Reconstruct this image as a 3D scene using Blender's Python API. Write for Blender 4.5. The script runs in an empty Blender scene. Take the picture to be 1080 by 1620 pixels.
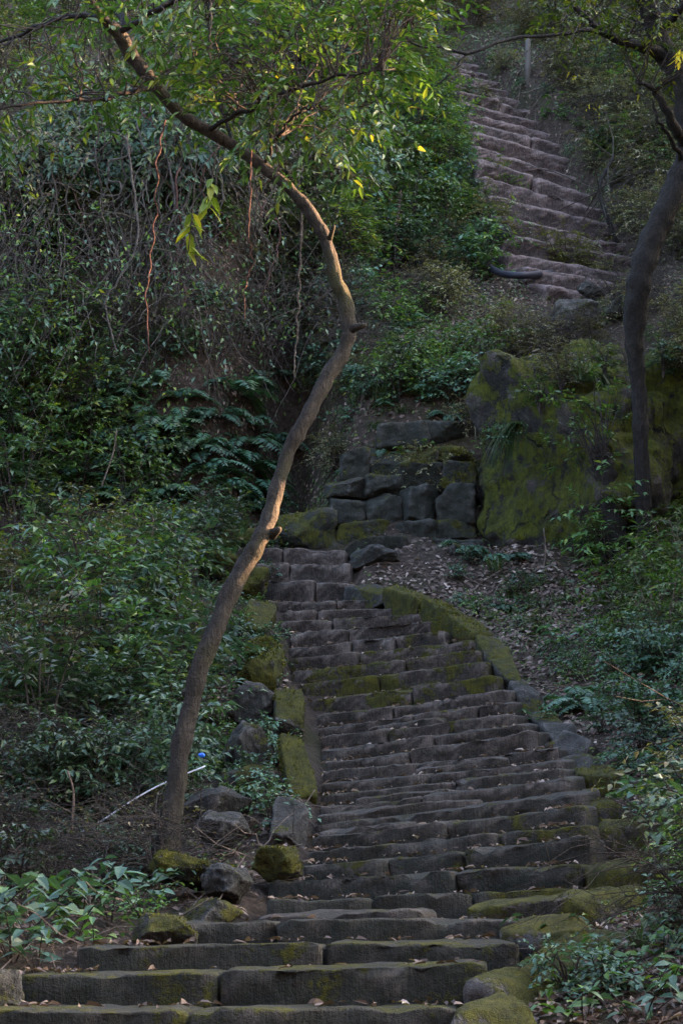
import bpy, bmesh, math, random
import numpy as np
from mathutils import Vector, Matrix, noise

# ------------------------------------------------------------------ scene, camera, sky, sun, exposure
S = bpy.context.scene
COL = S.collection
R = math.radians
FPX, HORIZ, EZ = 3000.0, 1450.0, 2.0           # focal length in photo pixels, horizon row, eye height
PITCH = math.atan((HORIZ - 810.0) / FPX)
cam = bpy.data.cameras.new('camera'); camo = bpy.data.objects.new('camera', cam); COL.objects.link(camo)
cam.sensor_fit = 'VERTICAL'; cam.sensor_height = 36.0; cam.lens = 36.0 * FPX / 1620.0
cam.clip_start = 0.1; cam.clip_end = 500
camo.location = (0, 0, EZ); camo.rotation_euler = (math.pi / 2 + PITCH, 0, 0)
S.camera = camo

SUN_AZ, SUN_EL = R(67), R(17)                  # azimuth from +Y towards +X
SUN = Vector((math.sin(SUN_AZ) * math.cos(SUN_EL), math.cos(SUN_AZ) * math.cos(SUN_EL), math.sin(SUN_EL)))
W = bpy.data.worlds.new('World'); S.world = W; W.use_nodes = True
nt = W.node_tree; nt.nodes.clear()
sky = nt.nodes.new('ShaderNodeTexSky'); sky.sky_type = 'NISHITA'; sky.sun_disc = False
sky.sun_elevation = SUN_EL; sky.sun_rotation = SUN_AZ; sky.air_density = 0.8; sky.dust_density = 5.0; sky.ozone_density = 0.3
bg = nt.nodes.new('ShaderNodeBackground'); bg.inputs[1].default_value = 0.15
wo = nt.nodes.new('ShaderNodeOutputWorld')
nt.links.new(sky.outputs[0], bg.inputs[0]); nt.links.new(bg.outputs[0], wo.inputs[0])
sl = bpy.data.lights.new('sun', 'SUN'); sl.energy = 5.0; sl.angle = R(0.5); sl.color = (1.0, 0.56, 0.30)
slo = bpy.data.objects.new('sun', sl); COL.objects.link(slo)
slo.rotation_euler = SUN.to_track_quat('Z', 'Y').to_euler()
S.view_settings.view_transform = 'Standard'; S.view_settings.look = 'None'
S.view_settings.exposure = 3.72; S.view_settings.gamma = 1.0; S.view_settings.use_curve_mapping = False
S.render.engine = 'CYCLES'
S.cycles.use_denoising = True
S.cycles.max_bounces = 6; S.cycles.diffuse_bounces = 3; S.cycles.glossy_bounces = 2
S.cycles.transmission_bounces = 3; S.cycles.transparent_max_bounces = 4

rng = np.random.default_rng(7)
random.seed(7)
U = lambda a, b: float(rng.uniform(a, b))

# ------------------------------------------------------------------ photo pixel + distance -> point
CP, SP = math.cos(PITCH), math.sin(PITCH)
def at(px, py, Y):
    r = (px - 540) / FPX; u = (810 - py) / FPX
    t = Y / (CP - u * SP)
    return Vector((r * t, Y, EZ + t * (SP + u * CP)))

# ------------------------------------------------------------------ materials
MATS = {}
def node(nt, typ, **kw):
    n = nt.nodes.new(typ)
    for k, v in kw.items():
        if k == 'inp':
            for i, val in v.items(): n.inputs[i].default_value = val
        else: setattr(n, k, v)
    return n
def rgb(c): return (c[0], c[1], c[2], 1.0)
def newmat(name):
    m = bpy.data.materials.new(name); m.use_nodes = True; t = m.node_tree; t.nodes.clear()
    out = t.nodes.new('ShaderNodeOutputMaterial'); MATS[name] = m
    return m, t, out
def ramp(t, fac, stops):
    n = t.nodes.new('ShaderNodeValToRGB'); e = n.color_ramp.elements
    while len(e) < len(stops): e.new(0.5)
    for i, (p, c) in enumerate(stops): e[i].position = p; e[i].color = rgb(c) if len(c) == 3 else c
    t.links.new(fac, n.inputs[0]); return n.outputs[0]
def mixc(t, fac, a, b, mode='MIX'):
    n = t.nodes.new('ShaderNodeMix'); n.data_type = 'RGBA'; n.blend_type = mode
    for sock, v in ((n.inputs[0], fac), (n.inputs[6], a), (n.inputs[7], b)):
        if isinstance(v, (int, float)): sock.default_value = v
        elif isinstance(v, tuple): sock.default_value = rgb(v)
        else: t.links.new(v, sock)
    return n.outputs[2]
def math_(t, op, a, b=None, clamp=False):
    n = t.nodes.new('ShaderNodeMath'); n.operation = op; n.use_clamp = clamp
    for i, v in enumerate((a, b)):
        if v is None: continue
        if isinstance(v, (int, float)): n.inputs[i].default_value = v
        else: t.links.new(v, n.inputs[i])
    return n.outputs[0]
def noise_(t, vec, scale, detail=5, rough=0.6, dist=0.0):
    n = node(t, 'ShaderNodeTexNoise'); n.inputs['Scale'].default_value = scale
    n.inputs['Detail'].default_value = detail; n.inputs['Roughness'].default_value = rough; n.inputs['Distortion'].default_value = dist
    if vec is not None: t.links.new(vec, n.inputs['Vector'])
    return n.outputs['Fac']
def wpos(t): return t.nodes.new('ShaderNodeNewGeometry').outputs['Position']
def bump(t, h, strength, dist, normal=None):
    n = node(t, 'ShaderNodeBump'); n.inputs['Strength'].default_value = strength; n.inputs['Distance'].default_value = dist
    t.links.new(h, n.inputs['Height'])
    if normal is not None: t.links.new(normal, n.inputs['Normal'])
    return n.outputs[0]
def principled(t, out, col, rough=0.9, nrm=None, spec=0.3):
    p = t.nodes.new('ShaderNodeBsdfPrincipled')
    if isinstance(col, tuple): p.inputs['Base Color'].default_value = rgb(col)
    else: t.links.new(col, p.inputs['Base Color'])
    if isinstance(rough, (int, float)): p.inputs['Roughness'].default_value = rough
    else: t.links.new(rough, p.inputs['Roughness'])
    p.inputs['Specular IOR Level'].default_value = spec
    if nrm is not None: t.links.new(nrm, p.inputs['Normal'])
    t.links.new(p.outputs[0], out.inputs[0]); return p

def stone_mat(name, c0, c1, c2, cracks=0.0, moss0=(0.024, 0.028, 0.004), moss1=(0.125, 0.118, 0.008)):
    m, t, out = newmat(name)
    P = wpos(t)
    oi = t.nodes.new('ShaderNodeObjectInfo')
    n1 = noise_(t, P, 4.5, 7, 0.68, 0.5); n2 = noise_(t, P, 26, 6, 0.75); n3 = noise_(t, P, 110, 3, 0.6)
    col = ramp(t, n1, [(0.34, c0), (0.5, c1), (0.66, c2)])
    col = mixc(t, ramp(t, n2, [(0.42, (1, 1, 1)), (0.60, (0, 0, 0))]), col, mixc(t, 1.0, col, (0.38, 0.36, 0.35), 'MULTIPLY'))
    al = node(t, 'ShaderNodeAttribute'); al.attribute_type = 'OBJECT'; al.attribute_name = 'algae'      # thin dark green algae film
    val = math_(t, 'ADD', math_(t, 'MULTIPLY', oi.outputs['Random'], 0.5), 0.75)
    hs = t.nodes.new('ShaderNodeHueSaturation'); t.links.new(val, hs.inputs['Value']); t.links.new(col, hs.inputs['Color']); col = hs.outputs[0]
    # worn pale arrises, brightened further as a painted skylit edge line; pale lichen flecks
    g = t.nodes.new('ShaderNodeNewGeometry')
    wear_glint = ramp(t, g.outputs['Pointiness'], [(0.505, (0, 0, 0)), (0.56, (1, 1, 1))])
    wear_glint = math_(t, 'MULTIPLY', wear_glint, math_(t, 'MULTIPLY', n2, 1.3), True)
    col = mixc(t, wear_glint, col, tuple(min(1, x * 2.0 + 0.05) for x in c2))
    lich = ramp(t, noise_(t, P, 60, 2, 0.5), [(0.66, (0, 0, 0)), (0.72, (1, 1, 1))])
    col = mixc(t, math_(t, 'MULTIPLY', lich, 0.35), col, (0.25, 0.25, 0.21))
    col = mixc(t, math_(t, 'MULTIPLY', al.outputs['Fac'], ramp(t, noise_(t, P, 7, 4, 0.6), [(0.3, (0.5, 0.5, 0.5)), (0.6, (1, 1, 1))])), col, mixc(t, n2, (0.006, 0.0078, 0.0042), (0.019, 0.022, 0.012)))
    # moss grows where the per-stone amount and two noises allow it
    at_ = node(t, 'ShaderNodeAttribute'); at_.attribute_type = 'OBJECT'; at_.attribute_name = 'moss'
    sep = t.nodes.new('ShaderNodeSeparateXYZ'); t.links.new(g.outputs['Normal'], sep.inputs[0])
    mm = math_(t, 'ADD', noise_(t, P, 3.4, 8, 0.7), math_(t, 'MULTIPLY', sep.outputs[2], 0.10))
    mm = math_(t, 'ADD', mm, math_(t, 'MULTIPLY', noise_(t, P, 34, 3, 0.6), 0.22))
    mm = math_(t, 'ADD', mm, math_(t, 'MULTIPLY', math_(t, 'SUBTRACT', at_.outputs['Fac'], 0.42), 0.6))
    mask = ramp(t, mm, [(0.69, (0, 0, 0)), (0.76, (1, 1, 1))])
    mcol = ramp(t, noise_(t, P, 9, 5, 0.7), [(0.3, moss0), (0.55, tuple((a + b) / 2 for a, b in zip(moss0, moss1))), (0.75, moss1)])
    col = mixc(t, mask, col, mcol)
    mp = t.nodes.new('ShaderNodeMapping'); t.links.new(P, mp.inputs[0]); mp.inputs['Scale'].default_value = (55, 30, 7)      # pick marks down the risers
    tm = noise_(t, mp.outputs[0], 1.0, 4, 0.65, 0.3)
    col = mixc(t, ramp(t, tm, [(0.40, (0.55, 0.55, 0.55)), (0.52, (0, 0, 0))]), col, mixc(t, 1.0, col, (0.42, 0.40, 0.38), 'MULTIPLY'))
    h = math_(t, 'ADD', math_(t, 'MULTIPLY', n2, 0.7), math_(t, 'MULTIPLY', n3, 0.25))
    h = math_(t, 'ADD', h, math_(t, 'MULTIPLY', mask, math_(t, 'MULTIPLY', noise_(t, P, 160, 2, 0.7), 0.8)))
    h = math_(t, 'ADD', math_(t, 'ADD', h, math_(t, 'MULTIPLY', n1, 1.0)), math_(t, 'MULTIPLY', tm, 0.7))
    if cracks:                                                    # joints and fractures through the rock, free of moss
        dv = t.nodes.new('ShaderNodeVectorMath'); dv.operation = 'MULTIPLY_ADD'; nn = t.nodes.new('ShaderNodeTexNoise'); nn.inputs['Scale'].default_value = 2.2; nn.inputs['Detail'].default_value = 6
        t.links.new(P, nn.inputs['Vector']); t.links.new(nn.outputs['Color'], dv.inputs[0]); dv.inputs[1].default_value = (.75, .75, .75); t.links.new(P, dv.inputs[2])
        vo = t.nodes.new('ShaderNodeTexVoronoi'); vo.feature = 'DISTANCE_TO_EDGE'; vo.inputs['Scale'].default_value = .95; t.links.new(dv.outputs[0], vo.inputs['Vector'])
        ck = ramp(t, vo.outputs['Distance'], [(0.0, (1, 1, 1)), (0.032, (0, 0, 0))])
        ck = math_(t, 'MULTIPLY', ck, ramp(t, noise_(t, P, 1.7, 3, 0.5), [(0.46, (0, 0, 0)), (0.54, (1, 1, 1))]))
        col = mixc(t, ck, col, tuple(x * .5 for x in c0)); h = math_(t, 'SUBTRACT', h, math_(t, 'MULTIPLY', ck, 2.2))
        h = math_(t, 'ADD', h, math_(t, 'MULTIPLY', noise_(t, P, 9, 6, 0.75), 1.6))
    nb = bump(t, h, 1.0, 0.07 if cracks else 0.035)
    rough = math_(t, 'ADD', 0.72, math_(t, 'MULTIPLY', mask, 0.25))
    principled(t, out, col, rough, nb, 0.35)
    return m

stone_mat('step_stone', (0.026, 0.019, 0.0155), (0.055, 0.041, 0.034), (0.110, 0.085, 0.072))
stone_mat('upper_stone', (0.046, 0.030, 0.028), (0.084, 0.056, 0.053), (0.135, 0.092, 0.087))
stone_mat('rock', (0.016, 0.014, 0.012), (0.036, 0.031, 0.028), (0.072, 0.064, 0.059))
stone_mat('boulder_rock', (0.012, 0.009, 0.007), (0.032, 0.024, 0.018), (0.062, 0.048, 0.038), 1.0,
          (0.032, 0.038, 0.002), (0.175, 0.190, 0.008))

def soil_mat():
    m, t, out = newmat('soil')
    P = wpos(t)
    n1 = noise_(t, P, 1.1, 6, 0.65); n2 = noise_(t, P, 14, 6, 0.7); n3 = noise_(t, P, 60, 3, 0.7)
    col = ramp(t, n2, [(0.3, (0.018, 0.013, 0.010)), (0.5, (0.050, 0.037, 0.029)), (0.7, (0.105, 0.078, 0.062))])
    gm = ramp(t, n1, [(0.52, (0, 0, 0)), (0.66, (1, 1, 1))])
    col = mixc(t, math_(t, 'MULTIPLY', gm, 0.6), col, (0.03, 0.036, 0.012))
    h = math_(t, 'ADD', n2, math_(t, 'MULTIPLY', n3, 0.5))
    principled(t, out, col, 0.95, bump(t, h, 1.0, 0.06), 0.15)
soil_mat()

def bark_mat(name, c0, c1, moss=0.0, mosscol=(0.05, 0.06, 0.015), scale=1.0):
    m, t, out = newmat(name)
    tc = t.nodes.new('ShaderNodeTexCoord'); mp = t.nodes.new('ShaderNodeMapping')
    t.links.new(tc.outputs['Object'], mp.inputs[0]); mp.inputs['Scale'].default_value = (9 * scale, 9 * scale, 1.6 * scale)
    n1 = noise_(t, mp.outputs[0], 4.0, 6, 0.7, 0.4); n2 = noise_(t, tc.outputs['Object'], 2.2, 4, 0.6); n3 = noise_(t, tc.outputs['Object'], 70, 3, 0.6)
    col = ramp(t, n1, [(0.38, c0), (0.62, c1)])
    col = mixc(t, ramp(t, noise_(t, tc.outputs['Object'], 14, 5, 0.7, 0.6), [(0.42, (0.75, 0.75, 0.75)), (0.58, (0, 0, 0))]), col, tuple(x * .9 for x in c0))
    pale = ramp(t, noise_(t, tc.outputs['Object'], 9, 4, 0.6), [(0.60, (0, 0, 0)), (0.72, (1, 1, 1))])
    col = mixc(t, math_(t, 'MULTIPLY', pale, 0.35), col, tuple(x * 1.7 for x in c1))
    mk = ramp(t, n2, [(0.62 - 0.3 * moss, (0, 0, 0)), (0.78 - 0.3 * moss, (1, 1, 1))])
    col = mixc(t, math_(t, 'MULTIPLY', mk, min(1.0, moss * 1.6)), col, mosscol)
    h = math_(t, 'ADD', n1, math_(t, 'MULTIPLY', n3, 0.3))
    principled(t, out, col, 0.85, bump(t, math_(t, 'ADD', h, noise_(t, tc.outputs['Object'], 11, 5, 0.7)), 1.0, 0.03), 0.25)
bark_mat('bark', (0.018, 0.0152, 0.0125), (0.054, 0.046, 0.038), 0.45, (0.034, 0.036, 0.012))
bark_mat('dark_bark', (0.010, 0.008, 0.007), (0.028, 0.022, 0.019), 0.2, (0.02, 0.022, 0.008))
bark_mat('twig', (0.030, 0.024, 0.020), (0.085, 0.068, 0.056))
bark_mat('grey_vine', (0.045, 0.038, 0.033), (0.128, 0.108, 0.096))
bark_mat('red_vine', (0.060, 0.028, 0.024), (0.14, 0.070, 0.060))
bark_mat('dry_wood', (0.10, 0.075, 0.06), (0.26, 0.20, 0.16))

def leaf_mat(name, a, b, c=None, rough=0.42, trans=0.28, spec=0.4, hue=0.03):
    m, t, out = newmat(name)
    at_ = node(t, 'ShaderNodeAttribute'); at_.attribute_name = 'rnd'
    oi = t.nodes.new('ShaderNodeObjectInfo')
    col = ramp(t, at_.outputs['Fac'], [(0.0, a), (0.75, b), (1.0, c or b)])
    hs = t.nodes.new('ShaderNodeHueSaturation'); t.links.new(col, hs.inputs['Color'])
    t.links.new(math_(t, 'ADD', math_(t, 'MULTIPLY', oi.outputs['Random'], 0.85), 0.6), hs.inputs['Value'])
    t.links.new(math_(t, 'ADD', math_(t, 'MULTIPLY', oi.outputs['Random'], hue), 0.5 - hue / 2), hs.inputs['Hue'])
    col = hs.outputs[0]
    p = t.nodes.new('ShaderNodeBsdfPrincipled'); t.links.new(col, p.inputs['Base Color'])
    p.inputs['Roughness'].default_value = rough; p.inputs['Specular IOR Level'].default_value = spec
    tr = t.nodes.new('ShaderNodeBsdfTranslucent')
    t.links.new(mixc(t, 1.0, col, (1.6, 1.7, 0.7), 'MULTIPLY'), tr.inputs[0])
    mx = t.nodes.new('ShaderNodeMixShader'); mx.inputs[0].default_value = trans
    t.links.new(p.outputs[0], mx.inputs[1]); t.links.new(tr.outputs[0], mx.inputs[2]); t.links.new(mx.outputs[0], out.inputs[0])
leaf_mat('leaf_dark', (0.026, 0.056, 0.030), (0.058, 0.105, 0.056), (0.100, 0.135, 0.040), 0.34, .25, .5)
leaf_mat('leaf_blue', (0.036, 0.084, 0.056), (0.085, 0.165, 0.112), (0.145, 0.20, 0.085), 0.52, .25, .5)
leaf_mat('leaf_green', (0.036, 0.082, 0.022), (0.075, 0.135, 0.032), (0.15, 0.185, 0.03), 0.4, .3, .5)
leaf_mat('leaf_crown', (0.022, 0.052, 0.013), (0.050, 0.090, 0.020), (0.13, 0.14, 0.022), 0.4, .28, .5)
leaf_mat('leaf_yellow', (0.042, 0.085, 0.014), (0.095, 0.140, 0.020), (0.21, 0.20, 0.026), 0.42, 0.34)
leaf_mat('leaf_olive', (0.075, 0.080, 0.040), (0.145, 0.138, 0.066), (0.22, 0.16, 0.10), 0.5, 0.22)
leaf_mat('leaf_fern', (0.026, 0.075, 0.050), (0.056, 0.125, 0.075), (0.085, 0.14, 0.045), 0.45)
leaf_mat('moss_shoot', (0.040, 0.044, 0.004), (0.105, 0.105, 0.008), (0.17, 0.16, 0.012), 0.8, .2, .2, 0.0)
leaf_mat('leaf_gold', (0.075, 0.085, 0.014), (0.135, 0.14, 0.02), (0.21, 0.18, 0.03), 0.5, 0.35)
leaf_mat('grass_blade', (0.030, 0.055, 0.026), (0.065, 0.095, 0.045), (0.15, 0.13, 0.07), 0.5)
leaf_mat('dry_leaf', (0.065, 0.042, 0.032), (0.17, 0.12, 0.098), (0.42, 0.33, 0.28), 0.6, 0.1, 0.3, 0.0)
leaf_mat('bright_yellow', (0.42, 0.32, 0.02), (0.55, 0.42, 0.03), None, 0.5, 0.3)
def plain(name, col, rough=0.5, spec=0.5):
    m, t, out = newmat(name)
    n = noise_(t, wpos(t), 30, 4, 0.6)
    c = mixc(t, math_(t, 'MULTIPLY', n, 0.6), col, tuple(x * 0.55 for x in col))
    principled(t, out, c, rough, bump(t, n, 0.2, 0.004), spec)
plain('hose_rubber', (0.018, 0.018, 0.028), 0.55, .3)
plain('white_plastic', (0.66, 0.68, 0.76), 0.35)
plain('blue_plastic', (0.02, 0.16, 0.75), 0.4)
plain('teal_plastic', (0.10, 0.42, 0.34), 0.4)
plain('concrete', (0.10, 0.088, 0.08), 0.9, 0.2)

# ------------------------------------------------------------------ mesh collecting
def gnarl(mb, pts, sides, a1, a2, seed):
    """push the last tube's skin in and out: lumps, ridges and scars"""
    v = mb.v[-1]; n = len(pts) * sides; c = np.repeat(np.asarray(pts), sides, 0); d = v[:n] - c
    k = np.array([1 + a1 * noise.noise(Vector((p[0] * 7 + seed, p[1] * 7, p[2] * 5))) + a2 * abs(noise.noise(Vector((p[0] * 26 + seed, p[1] * 26, p[2] * 6)))) + a2 * .6 * noise.noise(Vector((p[0] * 60, p[1] * 60 + seed, p[2] * 34))) for p in v[:n].tolist()])
    v[:n] = c + d * k[:, None]
class MB:
    def __init__(s): s.v = []; s.f = []; s.r = []; s.n = 0
    def add(s, v, f, r=0.5):
        v = np.asarray(v, dtype=np.float32).reshape(-1, 3); f = np.asarray(f, dtype=np.int32).reshape(-1, 3)
        s.v.append(v); s.f.append(f + s.n); s.n += len(v)
        s.r.append(np.full(len(f), r, dtype=np.float32) if np.isscalar(r) else np.asarray(r, dtype=np.float32))
    def mesh(s, name, mat, smooth=False):
        me = bpy.data.meshes.new(name)
        if s.n == 0: me.materials.append(MATS[mat]); return me
        v = np.concatenate(s.v); f = np.concatenate(s.f); r = np.concatenate(s.r)
        me.vertices.add(len(v)); me.vertices.foreach_set('co', v.ravel())
        me.loops.add(len(f) * 3); me.loops.foreach_set('vertex_index', f.ravel())
        me.polygons.add(len(f)); me.polygons.foreach_set('loop_start', np.arange(0, len(f) * 3, 3, dtype=np.int32))
        me.update(calc_edges=True)
        a = me.attributes.new('rnd', 'FLOAT', 'FACE'); a.data.foreach_set('value', r)
        me.polygons.foreach_set('use_smooth', np.full(len(f), smooth)); me.materials.append(MATS[mat])
        return me
def nrm(a): return a / np.maximum(np.linalg.norm(a, axis=-1, keepdims=True), 1e-9)

def add_leaves(mb, P, A, N, L, Wd, fold=0.2, curl=0.25, rnd=None, oval=False):
    """vectorised leaves: kite of 4 triangles or oval blade of 8, folded along the midrib"""
    P = np.atleast_2d(P).astype(float); n = len(P)
    A = nrm(np.atleast_2d(A) * np.ones((n, 1))); N = np.atleast_2d(N) * np.ones((n, 1))
    N = nrm(N - (N * A).sum(1, keepdims=True) * A + 1e-6); Sd = np.cross(A, N)
    L = (np.ones(n) * L)[:, None]; Wd = (np.ones(n) * Wd)[:, None]
    if rnd is None: rnd = rng.random(n) ** 1.5
    if not oval:
        m = P + A * L * 0.42
        vs = np.stack([P, m + Sd * Wd / 2 + N * Wd * fold, m - Sd * Wd / 2 + N * Wd * fold, m, P + A * L - N * L * curl], 1)
        f = np.array([[0, 3, 1], [3, 4, 1], [0, 2, 3], [2, 4, 3]]); k = 5
    else:
        m1 = P + A * L * 0.28 - N * L * curl * 0.05; m2 = P + A * L * 0.64 - N * L * curl * 0.4
        tip = P + A * L - N * L * curl
        vs = np.stack([P, m1 + Sd * Wd * .48 + N * Wd * fold, m1 - Sd * Wd * .48 + N * Wd * fold, m1,
                       m2 + Sd * Wd * .36 + N * Wd * fold * .7, m2 - Sd * Wd * .36 + N * Wd * fold * .7, m2, tip], 1)
        f = np.array([[0, 3, 1], [3, 4, 1], [3, 6, 4], [6, 7, 4], [0, 2, 3], [3, 2, 5], [3, 5, 6], [6, 5, 7]]); k = 8
    F = (f[None] + (np.arange(n) * k)[:, None, None]).reshape(-1, 3)
    mb.add(vs.reshape(-1, 3), F, np.repeat(rnd, len(f)))

def add_tube(mb, pts, rad, sides=6, rnd=0.5, cap=True):
    pts = np.asarray(pts, dtype=float); n = len(pts)
    rad = np.ones(n) * rad if np.isscalar(rad) else np.asarray(rad, dtype=float)
    T = nrm(np.gradient(pts, axis=0))
    ref = np.array([0, 0, 1.0]) if abs(T[0][2]) < 0.9 else np.array([1.0, 0, 0])
    u = nrm(np.cross(T[0], ref)); Us = []
    for i in range(n):
        u = nrm(u - T[i] * np.dot(u, T[i])); Us.append(u)
    Us = np.array(Us); Vs = np.cross(T, Us)
    a = np.arange(sides) * 2 * math.pi / sides
    ring = np.cos(a)[None, :, None] * Us[:, None] + np.sin(a)[None, :, None] * Vs[:, None]
    v = (pts[:, None] + ring * rad[:, None, None]).reshape(-1, 3)
    i = np.arange(n - 1)[:, None] * sides; j = np.arange(sides)[None]; k = (j + 1) % sides
    q = np.stack([i + j, i + k, i + sides + k, i + sides + j], -1).reshape(-1, 4)
    f = np.concatenate([q[:, [0, 1, 2]], q[:, [0, 2, 3]]])
    if cap:
        v = np.concatenate([v, pts[:1], pts[-1:]]); b = n * sides
        jj = np.arange(sides); kk = (jj + 1) % sides
        f = np.concatenate([f, np.stack([kk, jj, np.full(sides, b)], 1), np.stack([(n - 1) * sides + jj, (n - 1) * sides + kk, np.full(sides, b + 1)], 1)])
    mb.add(v, f, rnd)
def spline(ctrl, n):
    """Catmull-Rom through the control points (any number of columns)"""
    c = np.asarray(ctrl, dtype=float); c = np.vstack([2 * c[0] - c[1], c, 2 * c[-1] - c[-2]])
    out = []
    m = len(c) - 3
    for t in np.linspace(0, m - 1e-6, n):
        i = int(t); u = t - i; p0, p1, p2, p3 = c[i:i + 4]
        out.append(0.5 * ((2 * p1) + (p2 - p0) * u + (2 * p0 - 5 * p1 + 4 * p2 - p3) * u * u + (3 * p1 - p0 - 3 * p2 + p3) * u ** 3))
    return np.array(out)

# ------------------------------------------------------------------ objects
def link(name, data, parent=None):
    o = bpy.data.objects.new(name, data); COL.objects.link(o)
    if parent is not None: o.parent = parent
    return o
def tag(o, label, cat, group=None, kind=None):
    o['label'] = label; o['category'] = cat
    if group: o['group'] = group
    if kind: o['kind'] = kind
    return o
def thing(name, label, cat, loc=(0, 0, 0), group=None):
    o = bpy.data.objects.new(name, None); COL.objects.link(o); o.location = loc; o.empty_display_size = 0.1
    return tag(o, label, cat, group)

# ------------------------------------------------------------------ step tables, read off the photograph
# (left x, left y, right x, right y, distance, where the course is split, moss left, moss right)
LOW = [
 (-60, 1601, 725, 1596, 7.90, [.46], .3, .3), (12, 1543, 772, 1530, 8.42, [.44], .25, .5), (120, 1497, 822, 1486, 9.02, [.56], .25, .25),
 (268, 1456, 835, 1457, 9.70, [.30], .2, .2), (420, 1424, 918, 1406, 10.45, [.34, .66], .25, .5), (418, 1392, 922, 1364, 11.15, [.6], .2, .45),
 (476, 1366, 932, 1323, 11.75, [.30, .57], .3, .35), (482, 1345, 936, 1300, 12.15, [.68], .3, .4), (488, 1325, 926, 1272, 12.55, [.5], .25, .45),
 (498, 1302, 926, 1250, 12.95, [.22], .2, .35), (500, 1274, 904, 1230, 13.45, [.42], .25, .3), (502, 1256, 897, 1214, 13.85, [.55], .3, .25),
 (505, 1238, 893, 1199, 14.22, [.45], .3, .25), (508, 1221, 882, 1180, 14.62, [.40], .3, .25), (512, 1204, 848, 1158, 15.05, [.4], .35, .25),
 (506, 1187, 832, 1143, 15.45, [.55], .3, .3), (503, 1167, 815, 1126, 15.85, [.35], .3, .3), (500, 1149, 808, 1109, 16.25, [.5, .83], .3, .25),
 (498, 1131, 806, 1090, 16.62, [.4], .35, .35), (486, 1107, 787, 1068, 17.05, [.55], .5, .55), (474, 1082, 773, 1046, 17.45, [.42], .55, .6),
 (458, 1060, 762, 1028, 17.82, [.6], .4, .62), (452, 1043, 753, 1007, 18.15, [.38], .5, .62), (455, 1023, 706, 997, 18.50, [.4, .68], .3, .6),
 (458, 1000, 690, 981, 18.88, [.40], .3, .35), (443, 982, 678, 969, 19.20, [.35], .3, .35), (430, 967, 665, 957, 19.52, [.3], .3, .4),
 (424, 949, 640, 945, 19.90, [.5], .3, .35), (398, 917, 560, 920, 20.30, [.62], .3, .3), (404, 891, 556, 889, 20.70, [.35], .25, .25),
 (366, 866, 548, 868, 21.10, [.45], .25, .25)]
EXTRA = [(405, 1448, 668, 1440, 9.98, .3), (735, 1432, 917, 1420, 10.02, .55), (500, 1289, 758, 1262, 13.2, .3), (560, 1262, 720, 1246, 13.66, .3),
         (655, 1214, 800, 1196, 14.45, .25), (580, 1150, 700, 1132, 16.1, .3), (500, 1316, 640, 1300, 12.75, .3)]
UP = [
 (895, 452, 1012, 470, 26.3), (862, 428, 1010, 448, 26.8), (832, 402, 1000, 426, 27.3), (825, 373, 988, 398, 27.8), (812, 342, 977, 378, 28.25), (804, 311, 966, 351, 28.7),
 (795, 284, 946, 325, 29.1), (788, 257, 922, 300, 29.5), (784, 233, 905, 276, 29.9), (779, 212, 890, 248, 30.3), (772, 196, 872, 225, 30.7),
 (768, 180, 856, 206, 31.1), (764, 165, 845, 187, 31.5), (756, 150, 832, 170, 31.9), (744, 138, 816, 155, 32.3), (733, 125, 800, 140, 32.7),
 (719, 112, 785, 126, 33.1), (707, 100, 766, 112, 33.5), (697, 88, 746, 98, 33.9), (688, 76, 733, 85, 34.3)]
lowmid = np.array([(at((a + c) / 2, (b + e) / 2, d)) for a, b, c, e, d, *_ in LOW])
lowhw = np.array([(c - a) / 2 * d / FPX for a, b, c, e, d, *_ in LOW])
upmid = np.array([(at((a + c) / 2, (b + e) / 2, d + 0.25)) for a, b, c, e, d in UP])
uphw = np.array([(c - a) / 2 * d / FPX for a, b, c, e, d in UP])

# ------------------------------------------------------------------ terrain
ph = rng.uniform(0, 6.28, 40); dr = rng.uniform(0, 6.28, 40)
def rough_(x, y):
    z = 0
    for k in range(14):
        w = 0.7 * 1.33 ** k; c, s = math.cos(dr[k]), math.sin(dr[k])
        z = z + 0.17 / (1.27 ** k) * np.sin((x * c + y * s) * w + ph[k]) * np.cos((x * s - y * c) * w * 0.7 + ph[k + 15])
    return z
def sm(t): t = np.clip(t, 0, 1); return t * t * (3 - 2 * t)
cy = np.concatenate([[-20, 0, 5, 7.2], lowmid[:, 1], [21.9, 22.6, 23.4, 24.9], upmid[:, 1], [38, 46, 70]])
cz = np.concatenate([[0.2, 0.3, 0.9, 1.25], lowmid[:, 2] - 0.10, [EZ + 4.25, EZ + 5.2, EZ + 6.5, EZ + 7.7], upmid[:, 2] - 0.15, [EZ + 19.5, EZ + 24, EZ + 34]])
ly = [-20, 0, 5, 7.2, 9.0, 12.2, 16, 21.2, 22.3, 23.7, 24.7, 28, 34, 40, 50, 70]
lz = [0.2, .3, .9, 1.2, 1.6, 2.25, 3.5, EZ + 3.8, EZ + 4.4, EZ + 5.5, EZ + 9.3, EZ + 13.2, EZ + 18, EZ + 22.5, EZ + 28, EZ + 38]
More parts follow.
